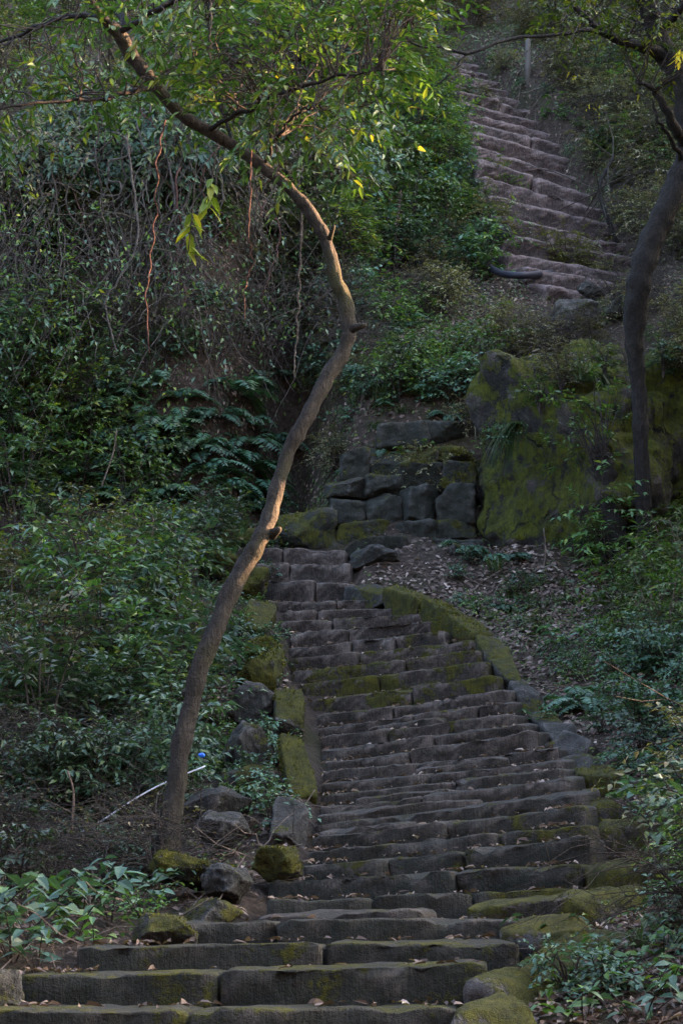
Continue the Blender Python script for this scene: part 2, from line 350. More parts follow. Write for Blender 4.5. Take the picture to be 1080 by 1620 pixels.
def H(x, y):
    x = np.asarray(x, dtype=float); y = np.asarray(y, dtype=float)
    zc = np.interp(y, cy, cz); zl = np.interp(y, ly, lz)
    hol = np.exp(-((x + .65) / .95) ** 2); zl = zl * (1 - hol) + np.interp(y - 1.5 * hol * sm((y - 22.6) / 1.0) * sm((30 - y) / 4), ly, lz) * hol      # hollow in the bank
    wl = sm((0.55 - x) / 1.3)
    z = zc * (1 - wl) + zl * wl
    rg = rough_(x, y)
    # stair beds
    xc = np.interp(y, lowmid[:, 1], lowmid[:, 0]); hw = np.interp(y, lowmid[:, 1], lowhw); zs = np.interp(y, lowmid[:, 1], lowmid[:, 2])
    ins = sm((hw + 0.12 - np.abs(x - xc)) / 0.14) * sm((y - 6.6) / 0.6) * sm((21.9 - y) / 0.5)
    near = sm((hw + 1.6 - np.abs(x - xc)) / 1.2) * sm((y - 6.6) / 0.6) * sm((21.9 - y) / 0.5)
    z = z + (0.05 + 0.9 * rg) * (1 - 0.75 * near)
    right = np.clip(x - xc - hw, 0, 6); z = z + 0.12 * sm(right / 1.5) * sm((22 - y) / 3) + 0.10 * right * sm((22 - y) / 4) * sm((y - 9) / 4)
    left = np.clip(xc - hw - x, 0, 6); z = z - 0.14 * sm(left / 1.5) * sm((19 - y) / 3)
    z = z * (1 - ins) + (zs - 0.30) * ins
    xu = np.interp(y, upmid[:, 1], upmid[:, 0]); hu = np.interp(y, upmid[:, 1], uphw)
    iu = sm((hu + 0.45 - np.abs(x - xu)) / 0.35) * sm((y - 26.0) / 0.6) * sm((35.2 - y) / 0.8)
    z = z - 0.62 * iu
    ur = np.clip(x - xu - hu - 0.2, 0, 5) * sm((y - 26) / 2); z = z + 0.35 * ur
    # added unseen ridge at right blocks the sun, added rise at left dims sky
    rr = np.interp(y, [-20, 6, 11, 15, 19, 24, 40, 70], [1, 2.5, 2.5, 2.5, 3.2, 7.5, 11, 11])
    z = z + rr * sm((x - 0.19 * y - 2.2) / 6.5)
    z = z - 9.0 * sm((x - 12.5 - 0.1 * np.clip(y - 24, 0, 50)) / 12)         # added ridge drops behind so the sun's rays pass
    z = z + 7.0 * sm((-x - 0.19 * y - 2.0) / 9)
    z = z + 15.0 * sm((-2.5 - y) / 14)          # unseen slope added behind the viewer to block low skylight
    return z
def ground(px, py):
    ts = np.linspace(6.5, 60, 1100)
    r = (px - 540) / FPX; u = (810 - py) / FPX
    x = r * ts / (CP - u * SP); z = EZ + ts * (SP + u * CP) / (CP - u * SP)
    g = H(x, ts); k = np.argmax(g > z)
    if k == 0: k = len(ts) - 1
    return Vector((float(x[k]), float(ts[k]), float(g[k])))
def Hs(x, y): return float(H(np.array([x]), np.array([y]))[0])

xs = np.concatenate([np.linspace(-26, -8.4, 30), np.arange(-8, 11, 0.125), np.linspace(11.4, 34, 40)])
ys = np.concatenate([np.linspace(-26, 5.6, 34), np.arange(6, 38, 0.125), np.linspace(38.4, 70, 44)])
gx, gy = np.meshgrid(xs, ys); gz = H(gx, gy)
nx, ny = len(xs), len(ys)
i = np.arange(ny - 1)[:, None] * nx + np.arange(nx - 1)[None]
q = np.stack([i, i + 1, i + nx + 1, i + nx], -1).reshape(-1, 4)
mb = MB(); mb.add(np.stack([gx, gy, gz], -1).reshape(-1, 3), np.concatenate([q[:, [0, 1, 2]], q[:, [0, 2, 3]]]))
g = link('ground', mb.mesh('ground', 'soil', True)); g['kind'] = 'structure'

# ------------------------------------------------------------------ stones
def nz3(p, s, seed): return noise.noise(Vector((p[0] * s + seed * 7.31, p[1] * s + seed * 3.17, p[2] * s - seed * 5.3)))
def block_mesh(L, D, Hh, seed, r=0.035, amp=0.018, sag=0.0, step=0.075):
    """a hand-cut slab: long side on X (centred), depth +Y, top at z=0; arrises worn round, faces uneven"""
    def lin(a, b, s, e):
        n = max(2, int(round((b - a - 2 * e) / s)) + 1)
        return np.concatenate([[a, a + e * .5], np.linspace(a + e, b - e, n), [b - e * .5, b]])
    X = lin(-L / 2, L / 2, step, r); Y = lin(0, D, 0.14, r); Z = lin(-Hh, 0, 0.045, r)
    bm = bmesh.new(); cache = {}
    lo = np.array([-L / 2 + r, r, -Hh + r]); hi = np.array([L / 2 - r, D - r, -r])
    def V(i, j, k):
        if (i, j, k) in cache: return cache[(i, j, k)]
        p = np.array([X[i], Y[j], Z[k]]); c = np.clip(p, lo, hi); d = p - c; l = np.linalg.norm(d)
        if l > 1e-6: p = c + d / l * r
        n1 = nz3(p, 2.3, seed); n2 = nz3(p, 7.0, seed + 3); n3 = nz3(p, 2.9, seed + 9); n4 = nz3(p, 17.0, seed + 5)
        n5 = nz3(p, 33.0, seed + 8); p = p + np.array([0.5 * n2 * amp, n1 * amp * 1.5 + n2 * amp * .9 + n4 * amp * .8 + n5 * amp * .5, n3 * amp * .8 + n2 * amp * .55 + n4 * amp * .5 + n5 * amp * .3])
        if p[1] < 2.2 * r and p[2] > -2.2 * r:                       # chipped front arris
            ch = max(0.0, nz3(p, 6.0, seed + 12) - .22) + max(0.0, nz3(p, 21.0, seed + 14) - .3) * .6
            p[2] -= ch * .075; p[1] += ch * .05
        if k == len(Z) - 1 or p[2] > -r: p[2] -= sag * max(0.0, 1 - (2 * p[0] / L) ** 2) * (1 if p[1] < D * .6 else .6) + max(0, n2) * amp * 1.0 * (p[1] < 2 * r)
        e = max(0.0, 0.05 - (L / 2 - abs(p[0]))) / 0.05
        if e > 0: p[1] += e * e * 0.02 * (1 + n1); p[2] -= max(0, p[2] + Hh) / Hh * e * e * 0.018 * (1 + n3)
        v = bm.verts.new(p.tolist()); cache[(i, j, k)] = v; return v
    a, b, c = len(X), len(Y), len(Z)
    for i in range(a - 1):
        for j in range(b - 1):
            bm.faces.new((V(i, j, c - 1), V(i + 1, j, c - 1), V(i + 1, j + 1, c - 1), V(i, j + 1, c - 1)))
        for k in range(c - 1):
            bm.faces.new((V(i, 0, k), V(i + 1, 0, k), V(i + 1, 0, k + 1), V(i, 0, k + 1)))
    for j in range(b - 1):
        for k in range(c - 1):
            bm.faces.new((V(0, j, k), V(0, j, k + 1), V(0, j + 1, k + 1), V(0, j + 1, k)))
            bm.faces.new((V(a - 1, j, k), V(a - 1, j + 1, k), V(a - 1, j + 1, k + 1), V(a - 1, j, k + 1)))
    for f in bm.faces: f.smooth = True
    me = bpy.data.meshes.new('stone'); bm.to_mesh(me); bm.free(); return me
def rock_mesh(sx, sy, sz, seed, p=4.0, amp=0.10, sub=4, freq=1.6, cuts=16):
    bm = bmesh.new(); bmesh.ops.create_icosphere(bm, subdivisions=sub, radius=1.0)
    m = max(sx, sy, sz); rs = np.random.default_rng(seed)
    pn = nrm(rs.normal(0, 1, (cuts, 3))); pd = rs.uniform(.70, 1.02, cuts)
    for v in bm.verts:
        c = np.array(v.co); n = (np.abs(c) ** p).sum() ** (1 / p); c = c / n
        for a_, b_ in zip(pn, pd):
            e_ = c @ a_ - b_
            if e_ > 0: c = c - a_ * e_ * .92
        q = c * np.array([sx, sy, sz]) / m
        d = nz3(q, freq, seed) * amp + nz3(q, freq * 2.7, seed + 2) * amp * .5 + abs(nz3(q, freq * 6, seed + 4)) * amp * .28 + (nz3(q, freq * 13, seed + 6) * amp * .13 if sub > 4 else 0)
        q2 = c * (1 + d)
        v.co = (q2[0] * sx / 2, q2[1] * sy / 2, q2[2] * sz / 2)
    for f in bm.faces: f.smooth = True
    me = bpy.data.meshes.new('rock'); bm.to_mesh(me); bm.free(); return me
def frame(A, B):
    """local axes for a stone whose front top edge runs A to B"""
    ex = (B - A).normalized(); ey = Vector((-ex.y, ex.x, 0)).normalized(); ez = ex.cross(ey).normalized()
    return ex, ey, ez
def step_piece(A, B, D, Hh, mat, parent, seed, moss, name='step_stone', tiltf=0.03, r=0.03, amp=0.016, sag=0.0, step=0.055):
    ex, ey, ez = frame(A, B); L = (B - A).length
    me = block_mesh(L, D, Hh, seed, r, amp, sag, step); me.materials.append(MATS[mat])
    o = link(name, me, parent)
    q = Matrix.Rotation(tiltf, 3, ex)
    ey2, ez2 = q @ ey, q @ ez; M = (A + B) / 2
    o.matrix_local = Matrix(((ex.x, ey2.x, ez2.x, M.x), (ex.y, ey2.y, ez2.y, M.y), (ex.z, ey2.z, ez2.z, M.z), (0, 0, 0, 1)))
    o['moss'] = float(moss); return o

stair = thing('stone_staircase', 'worn dark stone staircase with mossy uneven steps winding up the middle', 'staircase')
seed = 1
for n_, (xl, yl, xr, yr, d, sp, m0, m1) in enumerate(LOW):
    yaw = 0.28 if 5 <= n_ <= 23 else 0.06
    A = at(xl, yl, d + yaw); B = at(xr, yr, d - yaw)
    cuts = [0] + sp + [1]
    for k in range(len(cuts) - 1):
        a, b = cuts[k], cuts[k + 1]; g = 0.006 / 2
        jz = Vector((0, U(-.035, .035), U(-.014, .014)))
        pa = A.lerp(B, a + g) + jz; pb = A.lerp(B, b - g) + jz + Vector((0, U(-.02, .02), U(-.012, .012)))
        mo = m0 + (m1 - m0) * (a + b) / 2 + U(-.06, .10) + (.08 if n_ < 9 else 0)
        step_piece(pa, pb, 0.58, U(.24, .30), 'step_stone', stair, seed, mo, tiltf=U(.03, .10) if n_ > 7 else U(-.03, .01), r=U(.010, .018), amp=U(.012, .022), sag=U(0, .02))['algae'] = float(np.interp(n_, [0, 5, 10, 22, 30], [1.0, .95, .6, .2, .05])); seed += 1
for xl, yl, xr, yr, d, mo in EXTRA:
    step_piece(at(xl, yl, d + .1), at(xr, yr, d - .08), 0.45, .22, 'step_stone', stair, seed, mo, tiltf=U(.02, .08), r=.016, amp=.02)['algae'] = .5; seed += 1
# kerb stones up the right-hand side: centre px, distance, size along / across / height, yaw, moss
KERB = [(905, 1180, 15.0, .5, .4, .26, -15, .2), (925, 1215, 14.4, .45, .36, .24, -10, .35), (948, 1240, 13.9, .4, .34, .26, 5, .55), (975, 1252, 13.9, .35, .3, .2, 20, .5),
        (962, 1290, 12.9, .4, .34, .24, 8, .45), (978, 1325, 12.3, .42, .34, .26, 0, .6), (985, 1395, 11.0, .5, .42, .3, -8, .6), (955, 1440, 10.2, .5, .4, .26, 12, .5),
        (885, 1480, 9.6, .55, .40, .22, 24, .55), (925, 1500, 9.3, .5, .36, .22, 10, .5), (868, 1532, 8.95, .5, .36, .26, 18, .65), (815, 1580, 8.4, .5, .34, .26, 14, .5), (778, 1632, 7.8, .5, .36, .26, 10, .5)]
for k, (px, py, d, a, b, h, yw, mo) in enumerate(KERB):
    c = at(px, py, d); me = rock_mesh(b * 1.1, a * 1.15, h * 1.35, 60 + k, 7.0, .12, 4, 1.8, 9); me.materials.append(MATS['rock'])
    o = link('kerb_stone', me, stair); o.location = c - Vector((0, 0, h * .25)); o['algae'] = .35; o.rotation_euler = (R(U(2, 14)), R(U(-6, 6)), R(-yw)); o['moss'] = mo + .15

KL = [(552, 922, 20.3), (612, 936, 19.75), (672, 954, 19.2), (716, 980, 18.65), (752, 1010, 18.05), (784, 1046, 17.45), (812, 1084, 16.85), (840, 1120, 16.25), (868, 1152, 15.65), (893, 1180, 15.1)]
for k in range(len(KL) - 1):
    a, b = at(*KL[k]), at(*KL[k + 1]); d_ = b - a; w_, h_ = U(.24, .30), U(.30, .36)
    me = rock_mesh(w_, d_.length * 1.04, h_, 70 + k, 12, .11, 5, 1.9, 4); me.materials.append(MATS['rock'])
    o = link('kerb_stone', me, stair); o.rotation_euler = d_.to_track_quat('Y', 'Z').to_euler(); o.rotation_euler.y += R(U(-8, 4)); o.location = (a + b) / 2 + Vector((.05, 0, -h_ * .36)); o['moss'] = [.5, .7, .74, .72, .55, .5, .42, .5, .3][k]; o['algae'] = .4

upper = thing('stone_staircase', 'pinkish worn stone staircase climbing the hillside at the upper right', 'staircase')
for n_, (xl, yl, xr, yr, d) in enumerate(UP):
    A = at(xl - 30, yl - 7, d - 0.12); B = at(xr + 22, yr + 5, d + 0.6)
    cuts = [0, U(.3, .7), 1] if n_ % 3 == 1 else [0, 1]
    for k in range(len(cuts) - 1):
        pa = A.lerp(B, cuts[k] + .002); pb = A.lerp(B, cuts[k + 1] - .002); jz = Vector((0, U(-.03, .03), U(-.03, .03)))
        step_piece(pa + jz, pb + jz + Vector((0, 0, U(-.03, .03))), .85, .62, 'upper_stone', upper, seed, U(.0, .3), tiltf=U(.2, .34), r=U(.05, .08), amp=U(.022, .036), sag=U(.0, .04), step=.07); seed += 1

# dry-laid blocks of the retaining wall left of the boulder
wall = thing('stone_wall', 'dry-laid wall of big dark blocks at the head of the lower stairs', 'wall')
WALL = [(525, 780, 632, 828, 22.0, .2), (635, 768, 752, 826, 21.9, .2), (538, 824, 622, 868, 21.8, .5), (625, 824, 762, 868, 21.75, .3), (518, 752, 634, 782, 22.15, .3),
        (634, 735, 702, 772, 22.1, .35), (702, 728, 752, 768, 22.05, .5), (600, 655, 738, 704, 22.7, .25), (640, 698, 755, 740, 22.35, .55), (540, 690, 642, 756, 22.5, .3),
        (690, 855, 765, 885, 21.5, .25), (442, 808, 526, 868, 21.75, .48), (320, 838, 412, 872, 21.55, .6), (760, 552, 890, 606, 23.4, .4), (546, 852, 640, 892, 21.3, .3)]
WALL = [q for x0, y0, x1, y1, d, mo in WALL for q in (((x0, y0 + 2, x0 + (x1 - x0) * (.42 + .02 * (int(x0) % 9)), y1, d, mo), (x0 + (x1 - x0) * (.42 + .02 * (int(x0) % 9)), y0 - 2, x1, y1, d + .04, mo + .06)) if x1 - x0 > 100 else ((x0, y0, x1, y1, d, mo),))]
for k, (x0, y0, x1, y1, d, mo) in enumerate(WALL):
    if y0 < 710: y0 += (y1 - y0) * .25
    a = at(x0, y0, d); b = at(x1, y1, d); w = b.x - a.x; h = a.z - b.z
    me = rock_mesh(w * 1.10, .7, h * 1.18, 120 + k, 11, .12, 5, 1.6, 4); me.materials.append(MATS['rock'])
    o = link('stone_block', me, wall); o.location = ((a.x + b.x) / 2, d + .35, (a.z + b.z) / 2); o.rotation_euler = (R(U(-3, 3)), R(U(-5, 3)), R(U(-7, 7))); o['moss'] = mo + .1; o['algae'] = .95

def rock(label, px, py, d, size, seed, moss, rot=0, p=3.2, amp=.14, name='rock', group=None, mat='rock', sub=4, tilt=(0, 0)):
    me = rock_mesh(*size, seed, p, amp, sub); me.materials.append(MATS[mat])
    o = link(name, me); c = at(px, py, d); o.location = c; o.rotation_euler = (R(tilt[0]), R(tilt[1]), R(rot)); o['moss'] = moss
    return tag(o, label, name.replace('_', ' '), group)
b1 = rock('huge moss-covered boulder right of the stone wall', 930, 785, 22.1, (2.9, 2.9, 3.5), 301, .66, 8, 4.4, .24, 'boulder', None, 'boulder_rock', 6, (-14, 3))
b2 = rock('big mossy boulder at the right edge behind the slim dark trunk', 1110, 760, 22.2, (1.9, 2.4, 3.2), 302, .70, -10, 4.4, .26, 'boulder', None, 'boulder_rock', 6, (-6, -4))
LR = [
      ('flat yellowish mossy stone at the left end of a low step', 440, 1368, 11.5, (.27, .36, .2), .6, 0),
      ('dark rounded rock with moss cap between trunk and stairs', 395, 1192, 14.9, (.42, .4, .36), .42, 20), ('slanting flat rock under the moss-capped rock', 385, 1232, 14.2, (.42, .3, .16), .4, -30),
      ('broad brown rock beside the foot of the leaning trunk', 345, 1275, 13.3, (.5, .4, .26), .15, 10), ('low brown rock in front of the trunk foot rock', 350, 1312, 12.7, (.4, .35, .2), .12, 40),
      ('flat rock carpeted with moss by the trunk foot', 305, 1378, 11.3, (.5, .4, .13), .5, 12), ('dark smooth rock at the left end of the steps', 362, 1396, 10.9, (.27, .3, .2), .2, 0),
      ('square mossy rock above the end of the fourth step', 335, 1446, 10.1, (.3, .32, .15), .5, 8), ('mossy rock heaped with dry leaves at lower left', 262, 1475, 9.8, (.34, .36, .14), .45, -12),
      ('mossy rock at the lower left corner of the steps', -14, 1575, 8.4, (.26, .35, .22), .4, 15), ('small bright mossy rock left of the steps', 415, 1032, 17.9, (.36, .34, .24), .78, 5),
      ('mossy rock hidden in grass left of the steps', 405, 1075, 17.1, (.34, .34, .3), .6, 30), ('long mossy rock at the top left of the stairs', 392, 925, 20.0, (.4, .7, .34), .66, 35), ('mossy rock beside the landing at the top of the stairs', 352, 893, 20.7, (.42, .5, .3), .62, 15),
      ('grey boulder under leaves left of the steps', 400, 1112, 16.4, (.36, .34, .3), .25, 0), ('dark rock on the slope below the boulder', 735, 880, 21.0, (.36, .34, .22), .25, 8), ('flat dark slab at the top of the right kerb', 590, 885, 20.9, (.55, .4, .22), .2, -8),
      ('pale purplish rock left of the upper stairs', 795, 368, 27.3, (.28, .26, .26), .05, 0), 
      ('rubble stone at the foot of the upper stairs', 935, 462, 26.2, (.42, .34, .22), .05, 12), ('rubble stone leaning on the foot of the upper stairs', 985, 490, 25.6, (.5, .4, .34), .1, -10),
      ('dark stone beneath the rubble at the upper stairs', 905, 500, 25.3, (.7, .5, .36), .3, 5)]
for lb, px, py, d, sz, mo, tl in (('mossy slab on edge beside the left end of the steps, upper one', 456, 1135, 16.2, (.25, .55, .24), .66, (38, 4)), ('long mossy slab lying along the left edge of the steps', 471, 1222, 14.4, (.22, .8, .2), .74, (42, -3)),
                               ('weathered bare slab below the long mossy slab', 458, 1305, 13.0, (.24, .5, .16), .3, (34, 5)), ('short mossy slab left of the middle steps', 425, 1060, 17.4, (.26, .55, .2), .66, (36, 6)), ('mossy slab beside the upper left end of the steps', 408, 985, 18.9, (.3, .6, .2), .68, (36, 10))):
    me = rock_mesh(*sz, int(px), 12, .10, 5, 1.8, 3); me.materials.append(MATS['rock']); o = link('mossy_slab', me); o['kind'] = 'thing'; o.location = at(px, py, d); o.rotation_euler = (R(tl[0]), R(tl[1]), R(U(-4, 8))); o['moss'] = mo; o['algae'] = .3
    tag(o, lb, 'slab')
for k, (lb, px, py, d, sz, mo, rt) in enumerate(LR):
    rock(lb, px, py, d, (sz[0] * 1.0, sz[1] * 1.05, sz[2] * 1.15), 200 + k, mo + .12, rt, 8, .17, 'rock', None, 'rock', 5, (U(-12, 12), U(-14, 14)))['algae'] = .45

# ------------------------------------------------------------------ trees
def px_path(rows, n, dscale=1.0):
    """rows: px, py, distance, width in px -> smooth 3-D points and radii"""
    c = []
    for px, py, d, w in rows:
        p = at(px, py, d); c.append((p.x, p.y, p.z, w * d / FPX / 2))
    s = spline(c, n); return s[:, :3], np.maximum(s[:, 3], 0.002)
def knotty(pts, rad, amp=0.06, seed=0):
    return np.array([r * (1 + amp * math.sin(i * 1.7 + seed) + amp * 1.3 * noise.noise(Vector((i * .37, seed, 0)))) for i, r in enumerate(rad)])
def part(name, mb, mat, parent, smooth=True):
    """parts are collected in world space; move them to the parent's origin"""
    me = mb.mesh(name, mat, smooth); me.transform(Matrix.Translation(-parent.location)); return link(name, me, parent)

TR = [(258, 1372, 11.9, 92), (262, 1352, 11.9, 66), (267, 1325, 11.9, 48), (272, 1290, 11.92, 42), (284, 1205, 11.95, 39), (300, 1120, 12.0, 37), (322, 1045, 12.0, 37), (352, 968, 12.05, 36), (388, 892, 12.1, 36), (412, 852, 12.1, 37), (430, 800, 12.15, 32),
      (452, 728, 12.2, 30), (482, 665, 12.2, 31), (512, 606, 12.25, 31), (541, 560, 12.3, 31), (553, 524, 12.3, 30), (545, 478, 12.3, 29), (529, 430, 12.3, 28), (516, 382, 12.3, 28), (490, 336, 12.3, 27), (456, 297, 12.3, 25), (415, 263, 12.3, 25),
      (370, 231, 12.3, 25), (325, 205, 12.25, 25), (285, 180, 12.2, 25), (247, 135, 12.1, 27), (212, 92, 12.0, 28), (186, 52, 11.9, 27), (160, 24, 11.8, 17), (135, -15, 11.7, 15), (95, -90, 11.5, 12), (60, -190, 11.4, 8)]
base = at(264, 1350, 11.9)
tree = thing('leaning_tree', 'slender brown tree with crooked leaning trunk beside the stairs, leaves overhead', 'tree', base)
pts, rad = px_path(TR, 190); rad = knotty(pts, rad * .76, .06, 1)
pts = pts + np.array([[noise.noise(Vector((i * .21, 1, 2))) * .012, 0, noise.noise(Vector((i * .23, 5, 2))) * .012] for i in range(len(pts))])
mb = MB(); add_tube(mb, pts, rad, 24); gnarl(mb, pts, 24, .22, .16, 3.0); part('trunk', mb, 'bark', tree)
for (px, py, dx, dy, r) in ((430, 846, 14, -10, .040), (521, 378, 8, -22, .022), (557, 520, 22, -6, .034), (300, 1095, -10, 4, .045)):   # knots and snapped stubs
    mb = MB(); a = at(px, py, 12.12); b = at(px + dx, py + dy, 12.05)
    add_tube(mb, spline([a, a.lerp(b, .5) + Vector((0, -.01, 0)), b], 6), np.array([1.3, 1.15, 1, .9, .75, .45]) * r * .72, 9); part('branch_stub', mb, 'bark', tree)
BR = [[(212, 92, 12.0, 24), (196, 30, 12.3, 20), (180, -30, 12.6, 18), (150, -140, 13, 12)], [(285, 180, 12.2, 14), (330, 130, 12.6, 11), (400, 80, 13.0, 9), (480, 30, 13.4, 7), (560, -30, 13.8, 4)],
      [(325, 205, 12.25, 9), (380, 180, 12.0, 7), (440, 150, 11.8, 6), (520, 125, 11.6, 5), (600, 110, 11.5, 3)], [(247, 135, 12.1, 10), (190, 150, 11.8, 8), (120, 160, 11.5, 6), (40, 165, 11.3, 5), (-40, 180, 11.2, 3)],
      [(186, 52, 11.9, 12), (260, 10, 11.7, 10), (340, -40, 11.5, 8), (430, -90, 11.4, 5)], [(160, 24, 11.8, 10), (90, 30, 12.1, 8), (20, 60, 12.4, 6), (-60, 80, 12.7, 4)],
      [(400, 80, 13.0, 7), (470, 95, 13.2, 6), (560, 70, 13.4, 5), (650, 40, 13.5, 3)], [(415, 263, 12.3, 6), (440, 215, 12.1, 5), (470, 180, 11.9, 4), (500, 165, 11.8, 3)], [(370, 231, 12.3, 5), (345, 150, 12.5, 5), (330, 60, 12.6, 4), (335, -40, 12.7, 3)]]
bpts = []
for rows in BR:
    p, r = px_path(rows, 28); p = p + np.array([[noise.noise(Vector((i * .4, k, rows[0][0]))) * .03 for k in range(3)] for i in range(len(p))])
    mb = MB(); add_tube(mb, p, r, 7); part('branch', mb, 'dark_bark', tree); bpts.append(p[4:])
bpts = np.concatenate(bpts)
def spray(mbt, mbl, o, d, length, nl, L, Wd, droop=0.35, oval=True, tr=0.004):
    """a twig from o along d with leaves in two ranks"""
    d = nrm(np.asarray(d, float)); t = np.linspace(0, 1, 6)[:, None]
    p = np.asarray(o, float) + d * length * t + np.array([0, 0, -droop * length]) * t ** 2 + rng.normal(0, .012, (6, 3)) * t
    add_tube(mbt, p, np.linspace(tr, tr * .4, 6), 4, cap=False)
    tt = np.linspace(.15, 1, nl); q = np.stack([np.interp(tt, t[:, 0], p[:, k]) for k in range(3)], 1)
    side = nrm(np.cross(d, [0, 0, 1.0]) + 1e-4); sg = np.where(np.arange(nl) % 2 == 0, 1, -1)[:, None]
    A = d * .75 + side * sg * .8 + rng.normal(0, .28, (nl, 3)) + np.array([0, 0, -.3]); N = np.array([0, 0, 1.0]) + rng.normal(0, .38, (nl, 3))
    add_leaves(mbl, q, A, N, L * rng.uniform(.65, 1.15, nl), Wd * rng.uniform(.75, 1.1, nl), .16, .22, None, oval)
mbt, mbl = MB(), MB()
ylow_x = [-150, 0, 60, 130, 200, 270, 340, 420, 500, 560, 620, 660, 700]; ylow = [230, 250, 200, 150, 175, 150, 170, 215, 235, 225, 160, 110, 20]
for k in range(540):
    px = U(-120, 690) if k < 270 else U(240, 670); lowy = np.interp(px, ylow_x, ylow); py = lowy - abs(rng.normal(0, 1)) * 130 if k < 270 else lowy - U(0, 1) ** 1.3 * 360
    d = U(11.2, 14.0); o = np.array(at(px, py, d)); j = np.argmin(((bpts - o) ** 2).sum(1)); b = bpts[j]
    v = o - b; l = np.linalg.norm(v)
    if l > 1.7: continue
    if l > .25:
        t = np.linspace(0, 1, 7)[:, None]; p = b + v * t + np.array([0, 0, .12 * l]) * np.sin(t * 3.14) + rng.normal(0, .018, (7, 3)); add_tube(mbt, p, np.linspace(.007, .003, 7), 4, cap=False)
    spray(mbt, mbl, o, v / max(l, .01) * .5 + rng.normal(0, .6, 3) * np.array([1, 1, .35]), U(.25, .5), int(U(9, 16)), .092, .036, U(.2, .6))
part('twigs', mbt, 'twig', tree); part('crown', mbl, 'leaf_crown', tree, False)

# slim tree at the right edge
RT = [(1022, 905, 20.3, 34), (1020, 860, 20.3, 31), (1017, 790, 20.3, 29), (1013, 700, 20.25, 28), (1009, 610, 20.2, 29), (1003, 545, 20.1, 33), (1004, 490, 20.0, 42), (1014, 430, 19.9, 46), (1034, 370, 19.9, 46), (1062, 312, 19.9, 46), (1084, 255, 19.9, 44),
      (1088, 200, 19.9, 42), (1074, 140, 19.9, 40), (1052, 85, 19.9, 40), (1030, 30, 19.9, 38), (1012, -20, 19.8, 34), (990, -110, 19.7, 26), (960, -220, 19.6, 18)]
rt = thing('slim_tree', 'dark slim curving tree at the right edge in front of the boulders', 'tree', at(1022, 890, 20.3))
pts, rad = px_path(RT, 110); rad = rad * .86; mb = MB(); add_tube(mb, pts, knotty(pts, rad, .05, 4), 20); gnarl(mb, pts, 20, .2, .16, 8.0); part('trunk', mb, 'dark_bark', rt)
RB = [[(1055, 92, 19.9, 26), (1020, 75, 19.7, 20), (975, 62, 19.5, 15), (940, 40, 19.4, 12), (905, 5, 19.3, 9), (870, -40, 19.2, 6)], [(965, 58, 19.5, 10), (930, 48, 19.2, 7), (880, 55, 19.0, 6), (810, 60, 18.8, 6), (770, 75, 18.6, 6), (735, 85, 18.5, 6), (700, 74, 18.4, 5), (660, 72, 18.3, 4), (628, 45, 18.2, 3)],
      [(735, 85, 18.5, 4), (715, 112, 18.4, 4), (690, 135, 18.4, 3), (660, 150, 18.4, 2)], [(1086, 235, 19.9, 22), (1066, 200, 19.6, 18), (1048, 165, 19.4, 14), (1030, 140, 19.3, 9), (1010, 130, 19.2, 5)], [(1080, 260, 19.9, 10), (1058, 215, 19.5, 8), (1040, 190, 19.3, 6), (1032, 160, 19.2, 4)],
      [(1040, 50, 19.9, 16), (1080, 10, 19.6, 12), (1130, -60, 19.4, 8)], [(1088, 200, 19.9, 18), (1130, 130, 19.9, 14), (1180, 40, 19.8, 9)]]
bp2 = []
for rows in RB:
    p, r = px_path(rows, 30); p = p + np.array([[noise.noise(Vector((i * .4, k, rows[0][1]))) * .03 for k in range(3)] for i in range(len(p))])
    mb = MB(); add_tube(mb, p, r, 7); part('branch', mb, 'dark_bark', rt); bp2.append(p)
bp2 = np.concatenate(bp2[:1] + bp2[3:]); mbt, mbl = MB(), MB()
for k in range(330):
    px = U(860, 1250); py = U(-150, 130 if px > 960 else 70); o = np.array(at(px, py, U(18.6, 20.8))); j = np.argmin(((bp2 - o) ** 2).sum(1)); b = bp2[j]; v = o - b; l = np.linalg.norm(v)
    if l > 1.3: continue
    t = np.linspace(0, 1, 6)[:, None]; add_tube(mbt, b + v * t + rng.normal(0, .02, (6, 3)), np.linspace(.010, .004, 6), 4, cap=False)
    spray(mbt, mbl, o, rng.normal(0, .6, 3) * np.array([1, 1, .4]), U(.25, .5), int(U(8, 14)), .095, .034, U(.2, .6))
part('twigs', mbt, 'twig', rt); part('crown', mbl, 'leaf_yellow', rt, False)

